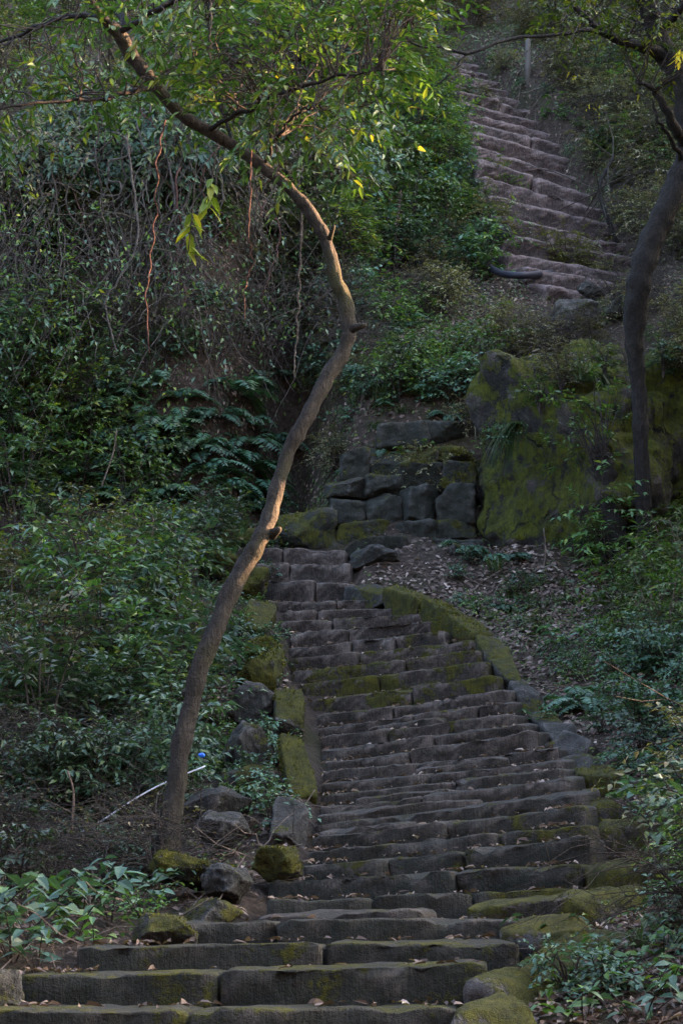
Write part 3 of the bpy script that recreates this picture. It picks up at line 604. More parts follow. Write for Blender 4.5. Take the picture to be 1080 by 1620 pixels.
# ------------------------------------------------------------------ plant prototypes (each a stems mesh and a foliage mesh, base at the origin)
def shrub_proto(name, leafmat, height, spread, stems, subs, nleaf, L, Wd, droop=.35, oval=False, stemmat='twig', lean=.5, tr=.010, bare=0.0, flat=.9):
    mt, ml = MB(), MB()
    for s in range(stems):
        az = U(0, 6.28); h = height * U(.55, 1.05); sp = spread * U(.2, 1.0) * lean
        dirv = np.array([math.cos(az), math.sin(az), 0])
        c = spline([(0, 0, -.06), dirv * sp * .25 + np.array([0, 0, h * .4]) + rng.normal(0, .03 * h, 3), dirv * sp * .65 + np.array([0, 0, h * .78]) + rng.normal(0, .04 * h, 3), dirv * sp + np.array([0, 0, h * U(.8, 1.05)])], 14)
        add_tube(mt, c, np.linspace(tr, tr * .35, 14), 5, cap=False)
        for b in range(subs):
            k = int(U(3, 13)); a2 = U(0, 6.28); l = spread * U(.25, .6)
            d = np.array([math.cos(a2), math.sin(a2), U(-.1, .8)]) + dirv * .4
            if rng.random() < bare:
                d = nrm(d); t = np.linspace(0, 1, 6)[:, None]
                p = c[k] + d * l * 1.4 * t + np.array([0, 0, -droop * l]) * t ** 2 + rng.normal(0, .03, (6, 3)) * t
                add_tube(mt, p, np.linspace(tr * .5, tr * .2, 6), 4, cap=False)
                for _ in range(2):
                    q = p[int(U(1, 5))]; e = nrm(d + rng.normal(0, .7, 3)) * l * U(.3, .8)
                    add_tube(mt, np.array([q, q + e * .5 + rng.normal(0, .02, 3), q + e]), np.array([tr * .3, tr * .25, tr * .15]), 3, cap=False)
            else: spray(mt, ml, c[k], d, l, max(3, int(nleaf * U(.7, 1.3))), L, Wd, droop * U(.4, 1.3), oval, tr * .4)
        spray(mt, ml, c[-1], dirv * .3 + np.array([0, 0, .6]), spread * .3, nleaf, L * .8, Wd * .8, droop, oval, tr * .4) if bare < .9 else None
    return dict(name=name, st=mt.mesh(name + '_stems', stemmat, True), lf=ml.mesh(name + '_foliage', leafmat), h=height)
def fern_proto(name, n=11, length=.7, mat='leaf_fern'):
    mt, ml = MB(), MB()
    for k in range(n):
        az = k * 6.28 / n + U(-.3, .3); l = length * U(.65, 1.1); up = U(.5, 1.1); d = np.array([math.cos(az), math.sin(az), 0])
        t = np.linspace(0, 1, 18); p = d * (l * t)[:, None] * .85 + np.array([0, 0, 1.0]) * (l * (up * t - (up * .55 + .45) * t ** 2))[:, None]
        add_tube(mt, p, np.linspace(.006, .002, 18), 4, cap=False)
        T = nrm(np.gradient(p, axis=0)); sd = np.cross(T, [0, 0, 1.0]); Nn = np.cross(sd, T)
        tt = np.linspace(.12, .98, 17); wdt = np.sin(np.clip(tt * 1.08, 0, 1) * 3.0) ** .7 * .20 * l + .02
        for sg in (-1, 1):
            q = np.stack([np.interp(tt, t, p[:, c]) for c in range(3)], 1); Tq = np.stack([np.interp(tt, t, T[:, c]) for c in range(3)], 1); Sq = np.stack([np.interp(tt, t, sd[:, c]) for c in range(3)], 1); Nq = np.stack([np.interp(tt, t, Nn[:, c]) for c in range(3)], 1)
            add_leaves(ml, q, Sq * sg + Tq * .35 + rng.normal(0, .08, (17, 3)), Nq + rng.normal(0, .15, (17, 3)), wdt, wdt * .28 + .008, .05, .25, np.full(17, U(0, .9)))
    return dict(name=name, st=mt.mesh(name + '_stems', 'twig', True), lf=ml.mesh(name + '_foliage', mat), h=length)
def grass_proto(name, n=70, length=.55, mat='grass_blade', hang=0.0, w=.008):
    ml = MB()
    for k in range(n):
        az = U(0, 6.28) if hang == 0 else U(-2.6, -.5); l = length * U(.5, 1.1); d = np.array([math.cos(az), math.sin(az), 0]); sp = U(.15, .75); side = np.array([-d[1], d[0], 0])
        t = np.linspace(0, 1, 6)[:, None]; o = np.array([rng.normal(0, .05), rng.normal(0, .05), -.02])
        p = o + d * l * sp * (t + .3 * t * t) + np.array([0, 0, 1.0]) * l * ((1.0 - hang * .55) * t - (.35 + sp * .75 + hang) * t ** 2)
        ww = (w * np.array([.8, 1, 1, .85, .55, .08]))[:, None] * U(.7, 1.3)
        v = np.concatenate([p - side * ww, p + side * ww]); i = np.arange(5)
        ml.add(v, np.concatenate([np.stack([i, i + 6, i + 7], 1), np.stack([i, i + 7, i + 1], 1)]), U(0, 1) ** 1.3)
    return dict(name=name, st=None, lf=ml.mesh(name + '_blades', mat), h=length)
def whorl_proto(name, mat, n=5, L=.14, Wd=.07, height=.3, stems=4, spread=.2, stemmat='twig'):
    """herbs with few large leaves on each stalk"""
    mt, ml = MB(), MB()
    for s in range(stems):
        az = U(0, 6.28); d = np.array([math.cos(az), math.sin(az), 0]); h = height * U(.6, 1.1)
        c = spline([(0, 0, -.04), d * spread * .4 + np.array([0, 0, h * .55]), d * spread + np.array([0, 0, h])], 8); add_tube(mt, c, np.linspace(.006, .003, 8), 5, cap=False)
        a = rng.uniform(0, 6.28, n); P = c[np.clip(rng.integers(3, 9, n), 0, 7)]
        A = np.stack([np.cos(a), np.sin(a), rng.uniform(-.35, .35, n)], 1); add_leaves(ml, P, A, np.array([0, 0, 1.0]) + rng.normal(0, .3, (n, 3)), L * rng.uniform(.6, 1.15, n), Wd * rng.uniform(.7, 1.1, n), .14, .28, None, True)
    return dict(name=name, st=mt.mesh(name + '_stems', stemmat, True), lf=ml.mesh(name + '_foliage', mat), h=height)

PR = {
 'dark1': shrub_proto('dark_shrub', 'leaf_dark', 1.0, .95, 7, 6, 9, .125, .046), 'dark2': shrub_proto('dark_shrub', 'leaf_dark', .8, 1.0, 7, 6, 9, .105, .048, .5),
 'blue1': shrub_proto('bluish_shrub', 'leaf_blue', .55, .75, 9, 6, 9, .080, .046, .3), 'blue2': shrub_proto('bluish_shrub', 'leaf_blue', .8, .9, 7, 6, 9, .120, .055, .45),
 'green1': shrub_proto('green_shrub', 'leaf_green', 1.1, 1.0, 7, 6, 10, .115, .042), 'green2': shrub_proto('green_shrub', 'leaf_green', .8, .95, 7, 6, 9, .10, .046, .5),
 'yel1': shrub_proto('yellowish_shrub', 'leaf_yellow', 1.1, 1.1, 8, 7, 11, .110, .026, .6), 'yel2': shrub_proto('yellowish_shrub', 'leaf_yellow', .8, .9, 7, 6, 10, .08, .036, .5),
 'olive1': shrub_proto('olive_shrub', 'leaf_olive', 1.1, 1.1, 11, 9, 12, .075, .030, .35, bare=.22), 'olive2': shrub_proto('olive_shrub', 'leaf_olive', .9, 1.0, 11, 9, 12, .07, .032, .5, bare=.15),
 'twig1': shrub_proto('twiggy_shrub', 'leaf_olive', .8, 1.0, 12, 8, 6, .05, .024, .4, stemmat='grey_vine', bare=.86, tr=.008), 'twig2': shrub_proto('twiggy_shrub', 'leaf_dark', .6, 1.1, 13, 8, 6, .06, .03, .7, stemmat='twig', bare=.9, tr=.008),
 'gold': shrub_proto('feathery_shrub', 'leaf_gold', .75, .75, 14, 9, 16, .060, .019, .3), 'bam': shrub_proto('bamboo_shrub', 'leaf_green', 1.1, .7, 7, 8, 9, .14, .022, .7, stemmat='dry_wood'),
 'small': shrub_proto('small_shrub', 'leaf_green', .35, .45, 6, 4, 8, .055, .028), 'smallb': shrub_proto('small_shrub', 'leaf_blue', .32, .45, 6, 4, 8, .06, .034),
 'fern1': fern_proto('fern', 11, .75), 'fern2': fern_proto('fern', 9, .6), 'fern3': fern_proto('fern', 12, .5, 'leaf_blue'),
 'grass1': grass_proto('grass_tuft', 80, .6), 'grass2': grass_proto('grass_tuft', 60, .4), 'hang': grass_proto('grass_tuft', 90, .8, 'grass_blade', .75),
 'broad1': whorl_proto('broadleaf_plant', 'leaf_blue', 7, .14, .075, .34, 5, .28), 'broad2': whorl_proto('broadleaf_plant', 'leaf_green', 6, .13, .07, .28, 5, .24)}
def plant(key, loc, label, cat, group, scale=1.0, rz=None, tilt=0.0, name=None):
    p = PR[key]; o = bpy.data.objects.new(name or p['name'], None); COL.objects.link(o); o.empty_display_size = .1
    o.location = loc; o.scale = (scale * U(.9, 1.1), scale * U(.9, 1.1), scale); o.rotation_euler = (U(-tilt, tilt), U(-tilt, tilt), U(0, 6.28) if rz is None else rz)
    tag(o, label, cat, group)
    if p['st'] is not None: link('stems', p['st'], o)
    link('foliage' if p['st'] is not None else 'blades', p['lf'], o)
    return o
LOOK = dict(dark1='tall dark glossy', dark2='low dark drooping', blue1='low blue-green', blue2='tall blue-green', green1='tall fresh green', green2='low fresh green', yel1='narrow-leaved yellow-green', yel2='yellow-green', olive1='tall olive',
            olive2='low olive', twig1='bare grey twiggy', twig2='bare brown twiggy', gold='feathery', bam='bamboo-leaved', small='tiny green', smallb='tiny blue-green', fern1='large', fern2='small', fern3='bluish', grass1='grassy', grass2='short grassy', hang='drooping', broad1='broad-leaved bluish', broad2='broad-leaved green')
def zone(n, x0, x1, y0, y1, keys, s0, s1, label, cat, group, tilt=.2, keep=None, sink=.03):
    """scatter on the ground as seen through a window of the photograph, evenly spread"""
    k = 0; pts = []
    for _ in range(n * 12):
        if k >= n: break
        px, py = U(x0, x1), U(y0, y1)
        if keep is not None and not keep(px, py): continue
        if any((px - a) ** 2 + ((py - b) * 1.3) ** 2 < (.55 * math.sqrt((x1 - x0) * (y1 - y0) / n)) ** 2 for a, b in pts): continue
        g = ground(px, py)
        if g.y > 58: continue
        pts.append((px, py)); k += 1
        key = keys[k % len(keys)]; fx = (px - x0) / (x1 - x0); fy = (py - y0) / (y1 - y0); sc_ = U(s0, s1)
        lb = LOOK[key] + ' ' + label + ', ' + ('upper ' if fy < .36 else 'lower ' if fy > .66 else 'middle ') + ('left' if fx < .36 else 'right' if fx > .66 else 'centre')
        plant(key, g - Vector((0, 0, sink)), lb, cat, group, sc_, tilt=tilt)

# left of the stairs
zone(50, -110, 330, 900, 1230, ['dark1', 'blue2', 'dark2', 'green1', 'bam', 'olive2', 'dark1', 'broad2', 'twig1', 'yel2', 'blue2'], .75, 1.3, 'shrub in the thicket left of the trunk', 'shrub', 'shrubs left of the leaning trunk')
zone(40, -60, 255, 1225, 1420, ['twig2', 'dark2', 'twig1', 'dark1', 'blue1'], .5, .85, 'shrub left of the trunk foot', 'shrub', 'shrubs by the trunk foot')
zone(30, 320, 440, 890, 1330, ['small', 'smallb', 'grass2', 'smallb'], .6, 1.0, 'plant among rocks left of the steps', 'plant', 'small plants among the left rocks')
zone(24, -80, 300, 690, 800, ['fern1', 'dark2', 'fern2', 'green2'], .8, 1.2, 'plant on the foot of the fern bank', 'plant', 'plants on the foot of the fern bank')
zone(34, -80, 470, 600, 800, ['fern1', 'fern2', 'fern3', 'fern1'], .75, 1.2, 'fern on the bank behind the landing', 'fern', 'ferns on the bank behind the landing', keep=lambda x, y: x > 150 or y > 700)
zone(22, -110, 200, 560, 880, ['green1', 'green2', 'dark1', 'yel2'], .9, 1.4, 'shrub at the left edge below the vines', 'shrub', 'shrubs at the left edge')
zone(16, 180, 420, 800, 880, ['fern2', 'dark2', 'small', 'blue1'], .5, .8, 'plant at the edge of the landing', 'plant', 'low plants at the landing')
# cliff and bank above
zone(70, -120, 640, -40, 330, ['green1', 'olive1', 'dark1', 'green2', 'twig1', 'olive2'], .9, 1.5, 'shrub on the bank above the vines', 'shrub', 'shrubs on the bank above the vines')
for k in range(22):
    px = U(-20, 640); g = ground(px, U(255, 345)); key = ['dark1', 'green1', 'olive2', 'blue2'][k % 4]
    o = plant(key, g, LOOK[key] + ' shrub leaning out over the vine-hung bank ' + ('at the left edge' if px < 90 else 'left of the reddish vine' if px < 230 else 'between the red vines' if px < 390 else 'above the trunk bend' if px < 520 else 'right of the trunk bend'), 'shrub', 'shrubs leaning out over the vine-hung bank', U(.95, 1.4), rz=U(-.4, .4)); o.rotation_euler.x = U(.7, 1.25)
zone(44, -60, 560, 330, 590, ['twig1', 'green2', 'dark2', 'olive2', 'blue1', 'twig1'], .7, 1.1, 'shrub clinging to the vine-hung bank', 'shrub', 'shrubs on the vine-hung bank')
zone(125, 470, 790, 90, 450, ['green2', 'blue2', 'blue1', 'green1', 'dark1', 'yel1', 'blue2', 'olive2'], .75, 1.2, 'shrub on the bank left of the upper stairs', 'shrub', 'shrubs left of the upper stairs', keep=lambda x, y: x < np.interp(y, [90, 200, 300, 420], [655, 725, 750, 775]))
zone(90, 470, 780, 400, 640, ['green2', 'smallb', 'olive2', 'grass1', 'small', 'twig1', 'blue1', 'fern2'], .55, .95, 'plant on the slope above the stone wall', 'plant', 'low plants on the slope above the wall', keep=lambda x, y: not (x > 715 and y < 545))
# right of the upper stairs and the top of the hill
zone(150, 800, 1150, 40, 440, ['olive1', 'olive2', 'twig1', 'green2', 'olive1', 'blue1', 'olive2'], .6, 1.05, 'shrub on the hillside right of the upper stairs', 'shrub', 'shrubs right of the upper stairs', keep=lambda x, y: x > np.interp(y, [60, 200, 300, 400], [815, 925, 1000, 1050]))
zone(40, 540, 1180, -160, 75, ['olive1', 'olive2', 'green1', 'olive1', 'twig1'], 1.0, 1.8, 'shrub at the head of the upper stairs', 'shrub', 'shrubs at the head of the upper stairs')
zone(40, 770, 1120, 455, 575, ['twig1', 'grass2', 'olive2', 'small', 'twig2'], .45, .8, 'scrub plant on the earth above the boulder', 'plant', 'scrub on the earth above the boulder', keep=lambda x, y: x > 930 or y > 530)
# right-hand slope beside the stairs
zone(56, 830, 1130, 1010, 1350, ['smallb', 'fern3', 'blue1', 'broad1', 'smallb', 'small', 'fern2'], .55, .9, 'herb on the slope right of the steps', 'plant', 'herbs right of the steps', keep=lambda x, y: x > np.interp(y, [1000, 1100, 1200, 1330], [860, 890, 985, 1030]))
zone(16, 960, 1130, 905, 1040, ['bam', 'green2', 'bam', 'green1'], .6, 1.0, 'bush below the boulders at the right edge', 'bush', 'bushes below the boulders at the right edge')
zone(14, 1020, 1140, 1330, 1480, ['twig2', 'small', 'smallb', 'green2'], .45, .8, 'weed beside the right kerb stones', 'plant', 'weeds beside the right kerb stones')
zone(12, 860, 1130, 1500, 1640, ['broad1', 'smallb', 'broad2', 'grass2'], .5, .85, 'weed in dry leaves at the bottom right', 'plant', 'leafy weeds at the bottom right')
zone(9, 780, 900, 930, 1010, ['small', 'grass2', 'smallb'], .5, .8, 'weed in dry leaves below the boulder', 'plant', 'weeds in the dry leaves below the boulder')
zone(26, 1130, 1480, 900, 1500, ['green2', 'blue1', 'dark2', 'fern1', 'olive2'], .7, 1.1, 'shrub on the slope past the right edge', 'shrub', 'shrubs past the right edge')
zone(16, 640, 900, 870, 985, ['small', 'grass2', 'smallb', 'fern3'], .5, .8, 'plant in the litter beside the right kerb', 'plant', 'plants in the litter beside the right kerb', keep=lambda x, y: x > np.interp(y, [870, 940, 985], [620, 690, 770]))
zone(16, 60, 330, 1190, 1310, ['dark2', 'blue2', 'dark1', 'fern2'], .6, .9, 'plant crowding the foot of the leaning trunk', 'shrub', 'plants crowding the trunk foot')
# near plants at the lower left
for k, (px, py, key, s) in enumerate([(20, 1525, 'broad1', 1.0), (130, 1455, 'broad2', .9), (250, 1432, 'broad1', .6), (230, 1480, 'small', .7), (40, 1500, 'broad1', 1.0), (120, 1490, 'broad2', .9), (10, 1460, 'broad2', .9), (175, 1470, 'broad1', .9), (90, 1455, 'broad1', .8), (215, 1440, 'broad1', .8), (-40, 1510, 'broad1', 1.1), (60, 1545, 'broad1', .8), (150, 1520, 'broad2', .7)]):
    g = ground(px, py); plant(key, g, ('large ' if s >= 1 else 'small ' if s < .8 else '') + LOOK[key] + ' plant at lower left ' + ('by the left edge' if px < 50 else 'against the mossy rocks' if px > 160 else 'in the middle of the clump') + (', in front' if py > 1505 else ', at the back' if py < 1465 else ''), 'plant', 'broad-leaved plants at the lower left', s)

zone(20, 630, 790, 90, 330, ['blue1', 'olive2', 'smallb', 'green2'], .6, .95, 'shrub overhanging the left side of the upper stairs', 'shrub', 'shrubs overhanging the upper stairs', keep=lambda x, y: abs(x - np.interp(y, [90, 150, 200, 260, 330], [665, 712, 735, 748, 772])) < 20)
zone(34, 760, 1010, 90, 400, ['small', 'olive2', 'grass2', 'smallb', 'olive2'], .55, .85, 'plant along the right side of the upper stairs', 'plant', 'plants along the right side of the upper stairs', keep=lambda x, y: 12 < x - np.interp(y, [90, 150, 206, 300, 400], [745, 815, 862, 930, 995]) < 60)
# unseen trees added on the right to block low sun, gaps cut for patches
gaps = [np.array(at(*q)) for q in ((505, 356, 12.3), (520, 395, 12.3), (478, 316, 12.3), (438, 820, 12.15), (433, 838, 12.1), (420, 230, 12.0), (500, 190, 12.2), (332, 146, 12.0), (560, 90, 12.4), (250, 60, 12.0))]
Sv = np.array(SUN)
for lb, c0, rad_, n in (('broad unseen tree added beyond the right edge to block the sun', np.array(at(430, 160, 12.3)) + Sv * 11.5, (3.6, 3.6, 3.0), 9000), ('second unseen tree added beyond the right edge to block the sun', np.array(at(450, 680, 12.3)) + Sv * 9.5, (3.4, 3.4, 3.1), 16000), ('rearmost unseen tree added beyond the right edge to block the sun', np.array(at(640, 30, 14.5)) + Sv * 12.0, (3.6, 4, 3.2), 8000)):
    gz_ = Hs(c0[0], c0[1]); t_ = thing('shade_tree', lb, 'tree', (c0[0], c0[1], gz_)); mb = MB()
    add_tube(mb, spline([(c0[0], c0[1] + 1.9, gz_ - .6), (c0[0] + .2, c0[1] + 2.0, gz_ + (c0[2] - gz_) * .5), (c0[0], c0[1] + 1.7, c0[2] + .6)], 16), np.linspace(.22, .08, 16), 10); part('trunk', mb, 'bark', t_)
    d_ = nrm(rng.normal(0, 1, (n, 3))) * (rng.random(n) ** .4)[:, None]; q = c0 + d_ * np.array(rad_) * (1 + .18 * np.sin(d_ * 7).sum(1))[:, None]
    ok = np.ones(n, bool)
    for g_, rad_g in zip(gaps, [.48, .48, .40, .30, .30] + [.30] * 9):
        v = q - g_; ok &= np.linalg.norm(v - (v @ Sv)[:, None] * Sv, axis=1) > rad_g
    q = q[ok]; mb = MB(); add_leaves(mb, q, rng.normal(0, 1, (len(q), 3)), rng.normal(0, 1, (len(q), 3)), .24, .13, .15, .2); part('crown', mb, 'leaf_green', t_, False)

# ------------------------------------------------------------------ single plants one can point at
def single(key, px, py, label, cat, s, name=None, tilt=.05): return plant(key, ground(px, py), label, cat, None, s, tilt=tilt, name=name)
single('gold', 895, 462, 'feathery yellow-green bush at the foot of the upper stairs', 'bush', 1.25, 'feathery_bush'); single('gold', 862, 428, 'small yellow-green bush left of the feathery bush', 'bush', .5, 'feathery_bush')
single('hang', 742, 395, 'long drooping grass tuft left of the upper stairs', 'grass', 1.1); single('hang', 700, 545, 'drooping grass tuft on the slope above the wall', 'grass', 1.2)
single('grass1', 600, 632, 'bluish grass tuft above the stone wall', 'grass', .8); single('grass1', 650, 628, 'bluish grass tuft above the right part of the stone wall', 'grass', .7); single('hang', 835, 640, 'grass tuft hanging over the cleft left of the boulder', 'grass', .9); single('grass2', 785, 905, 'small bluish grass tuft at the foot of the boulder', 'grass', .9)
zone(44, 515, 775, 600, 790, ['small', 'smallb', 'grass2', 'fern3', 'hang', 'olive2'], .45, .75, 'plant in the joints of the stone wall', 'plant', 'plants in the stone wall')
single('broad2', 655, 742, 'leafy green plant rooted in the stone wall', 'plant', .9); single('broad1', 640, 1190, 'small green weed sprouting in the middle of the steps', 'weed', .45); single('broad1', 850, 1150, 'green leafy weed at the right kerb of the steps', 'weed', .55); single('smallb', 470, 1490, 'tiny green weed at the foot of the low steps', 'weed', .3)
single('broad2', 880, 185, 'dark green rosette plant right of the upper stairs', 'plant', 1.1)
# tall mint-like herb with a flower spike on the dark bank
sp = thing('spike_plant', 'tall herb with pale flower spike and broad opposite leaves on the dark bank', 'plant', ground(622, 478))
base_ = at(622, 478, sp.location.y); top = at(634, 305, sp.location.y - .2)
mt, ml, mf = MB(), MB(), MB(); c = spline([sp.location, base_.lerp(top, .5) + Vector((-.03, -.1, 0)), top], 24); add_tube(mt, c, np.linspace(.012, .004, 24), 6)
for k in range(4, 16, 2):
    a0 = U(0, 3.1)
    for s_ in (0, 3.14):
        a = a0 + s_; L = .30 - .014 * k; add_leaves(ml, c[k], [[math.cos(a), math.sin(a) * .7, -.15]], [[0, 0, 1.0]], L, L * .48, .15, .25, np.array([U(0, .6)]), True)
for k in range(16, 24):
    n = 10; add_leaves(mf, np.repeat(c[k][None], n, 0) + rng.normal(0, .012, (n, 3)), rng.normal(0, 1, (n, 3)) + np.array([0, 0, .6]), rng.normal(0, 1, (n, 3)), .045, .02)
part('stem', mt, 'twig', sp); part('leaves', ml, 'leaf_blue', sp, False); part('flower_spike', mf, 'dry_leaf', sp, False)['kind'] = 'stuff'
for k, (px, py, key, sc_) in enumerate([(812, 655, 'hang', .6), (845, 630, 'small', .8), (880, 604, 'olive2', .5), (915, 584, 'grass2', .9), (950, 578, 'small', .9), (990, 574, 'twig1', .5), (1040, 572, 'smallb', .9), (1075, 574, 'olive2', .5), (935, 580, 'hang', .5), (780, 690, 'smallb', .6)]):
    plant(key, at(px + 8, py + 16, 21.0), LOOK[key] + ' plant overhanging the top of the mossy boulder, number from the left edge'.replace(', number from the left edge', ['', ' at its left end', ' on its shoulder', ' near the cleft', ' at its middle', ' by the slim trunk', ' right of the slim trunk', ' at the picture edge', ' left of the slim trunk', ' low in the cleft'][k]), 'plant', None, sc_ * 1.3)
# snapped stump with fresh shoots in front of the boulder
st = thing('tree_stump', 'broken dark tree stump sprouting leafy shoots in front of the boulder', 'stump', at(965, 905, 20.5))
p, r = px_path([(978, 910, 20.5, 52), (972, 850, 20.5, 44), (962, 790, 20.5, 40), (955, 745, 20.5, 40), (948, 718, 20.5, 34), (944, 704, 20.5, 18)], 40); mb = MB(); add_tube(mb, p, knotty(p, r, .08, 9), 12); part('trunk', mb, 'dark_bark', st)
mt, ml = MB(), MB()
for k in range(26):
    tgt = at(U(868, 990), U(600, 740), 20.5 + U(-.5, .3)); o = np.array(at(948 + U(-10, 14), 722 + U(-8, 40), 20.4)); c = spline([o, (o + np.array(tgt)) / 2 + np.array([0, 0, .1]), np.array(tgt)], 8); add_tube(mt, c, np.linspace(.008, .003, 8), 4, cap=False)
    spray(mt, ml, c[-1], c[-1] - c[4] + np.array([0, 0, .1]), U(.15, .3), int(U(6, 11)), .085, .034, .3); spray(mt, ml, c[4], c[-1] - c[3] + rng.normal(0, .2, 3), U(.12, .22), 6, .075, .03, .3)
part('shoots', mt, 'twig', st); part('foliage', ml, 'leaf_green', st, False)
single('gold', 985, 880, 'pale yellow-green bamboo sprig at the foot of the slim tree', 'plant', .75, 'bamboo_sprig')
single('bam', 950, 905, 'leafy bamboo sprig beside the stump foot', 'plant', .6, 'bamboo_sprig')

# ------------------------------------------------------------------ hanging vines
VINES = [('reddish hanging vine left of the leaning tree bend', [(262, 190, 11.9), (250, 250, 11.9), (247, 330, 11.95), (240, 400, 12.0), (232, 470, 12.0), (236, 560, 12.0)], .0062, 'red_vine'),
         ('thin red vine hanging from the leaning trunk', [(398, 225, 12.0), (397, 300, 12.0), (393, 370, 12.05), (400, 415, 12.1), (388, 450, 12.1), (387, 505, 12.1)], .0052, 'red_vine'),
         ('pale vine hanging straight from the top edge', [(333, -60, 11.6), (334, 0, 11.6), (333, 60, 11.6), (330, 110, 11.65)], .008, 'dry_wood'),
         ('thin dark vine hanging inside the crook of the trunk', [(478, 330, 13), (474, 430, 13), (470, 520, 13), (464, 600, 13)], .010, 'grey_vine'),
         ('pale looping vine on the left bank', [(200, 215, 22), (212, 300, 22), (218, 380, 22), (190, 440, 22), (168, 480, 22), (185, 560, 22)], .016, 'grey_vine')]
for lb, rows, r, m in VINES:
    p = spline([at(*q) for q in rows], 46); p = p + np.array([[noise.noise(Vector((i * .35, k * 9, rows[0][0]))) * .024 for k in range(3)] for i in range(46)])
    mb = MB(); add_tube(mb, p, np.linspace(r, r * .6, 46), 6); o = link('hanging_vine', mb.mesh('vine', m, True)); tag(o, lb, 'vine')
for k in range(64):
    px = U(-40, 500); top = ground(px, U(150, 300)); ln = U(1.2, 3.4)
    y0 = min(top.y - U(.3, 1.3), 24.2); rows = [Vector((top.x, top.y, top.z)), Vector((top.x + U(-.1, .1), y0, top.z - .2))]
    for s_ in np.linspace(.2, 1, 6): rows.append(Vector((top.x + U(-.22, .22), y0 + U(-.12, .12), top.z - .2 - ln * s_)))
    p = spline(rows, 44) + np.array([[noise.noise(Vector((i * .3, q * 9, k))) * .06 for q in range(3)] for i in range(44)])
    r = U(.007, .019); mb = MB(); add_tube(mb, p, np.linspace(r, r * .55, 44), 5)
    o = link('hanging_vine', mb.mesh('vine', ['grey_vine', 'grey_vine', 'twig', 'red_vine'][int(U(0, 3.4))], True)); tag(o, ('hair-thin' if r < .010 else 'thin' if r < .0145 else 'thick') + (' short' if ln < 1.9 else ' long' if ln > 2.7 else '') + ' bare vine on the left bank ' + ('at the left edge' if px < 40 else 'left of the looping pale vine' if px < 130 else 'around the looping pale vine' if px < 215 else 'around the reddish vine' if px < 290 else 'between the two red vines' if px < 370 else 'around the thin red vine' if px < 430 else 'inside the trunk bend'), 'vine', 'vines hanging down the left bank')
# fine tangle of roots and twigs on the same bank
mb = MB()
for k in range(1150):
    px, py = U(-60, 540), U(120, 560); g = ground(px, py); L = U(.4, 1.6); y0 = g.y - U(.05, 1.2); d = np.array([rng.normal(0, .55), rng.normal(0, .2), -1 if rng.random() < .5 else U(-.6, .8)])
    t = np.linspace(0, 1, 9)[:, None]; p = np.array([g.x, y0, g.z]) + nrm(d) * L * t + np.cumsum(rng.normal(0, .028, (9, 3)), 0) + np.array([U(-.3, .3), 0, -.25]) * t ** 2
    add_tube(mb, p, np.linspace(1, .5, 9) * U(.003, .008), 3, cap=False)
for k in range(500):
    g = ground(U(-60, 262), U(1225, 1415)); L = U(.2, .8); a = U(0, 6.28); d = np.array([math.cos(a), math.sin(a) * .6, U(-.25, .7)])
    t = np.linspace(0, 1, 7)[:, None]; p = np.array([g.x, g.y, g.z + U(0, .22)]) + nrm(d) * L * t + np.cumsum(rng.normal(0, .016, (7, 3)), 0) - np.array([0, 0, .25 * L]) * t ** 2
    add_tube(mb, p, np.linspace(1, .5, 7) * U(.002, .005), 3, cap=False)
o = link('root_tangle', mb.mesh('root_tangle', 'grey_vine')); tag(o, 'fine tangle of grey roots and dead twigs veiling the left banks', 'roots', None, 'stuff')
for nm, mt_, nn, lb in (('creeper_leaves', 'leaf_dark', 2200, 'small dark creeper leaves scattered through the hanging vines'), ('pale_creeper_leaves', 'leaf_yellow', 900, 'sparse yellow-green leaves scattered through the hanging vines')):
    mb = MB(); q = []
    for k in range(nn // 7):
        g = ground(U(-60, 560), U(100, 600)); c = np.array([g.x, g.y - U(.1, 1.4), g.z - U(0, .8)]); q.append(c + rng.normal(0, .13, (7, 3)))
    q = np.concatenate(q); n = len(q); add_leaves(mb, q, rng.normal(0, .6, (n, 3)) + np.array([0, -.2, -.5]), rng.normal(0, .5, (n, 3)) + np.array([0, -.4, .7]), .09 * rng.uniform(.6, 1.2, n), .042, .15, .2)
    o = link(nm, mb.mesh(nm, mt_)); tag(o, lb, 'leaves', None, 'stuff')
# two sprays of big yellow-green leaves on thin hanging stems
for lb, rows, n in (('hanging spray of large yellow-green leaves, upper one', [(345, 225, 11.5), (338, 270, 11.5), (328, 335, 11.5)], 11), ('hanging spray of large yellow-green leaves, lower one', [(312, 230, 11.4), (306, 320, 11.4), (298, 398, 11.4)], 11)):
    o = thing('leaf_spray', lb, 'leaves', at(*rows[-1])); p = spline([at(*q) for q in rows], 16); mt, ml = MB(), MB(); add_tube(mt, p, .0035, 4)
    a = rng.uniform(0, 6.28, n); add_leaves(ml, p[rng.integers(9, 16, n)], np.stack([np.cos(a) * .8, np.sin(a) * .5, rng.uniform(-1.1, -.2, n)], 1), np.stack([np.cos(a), np.sin(a), np.full(n, .7)], 1), rng.uniform(.10, .17, n), .055, .12, .15, rng.uniform(.6, 1, n), True)
    part('stem', mt, 'twig', o); part('leaves', ml, 'leaf_yellow', o, False)

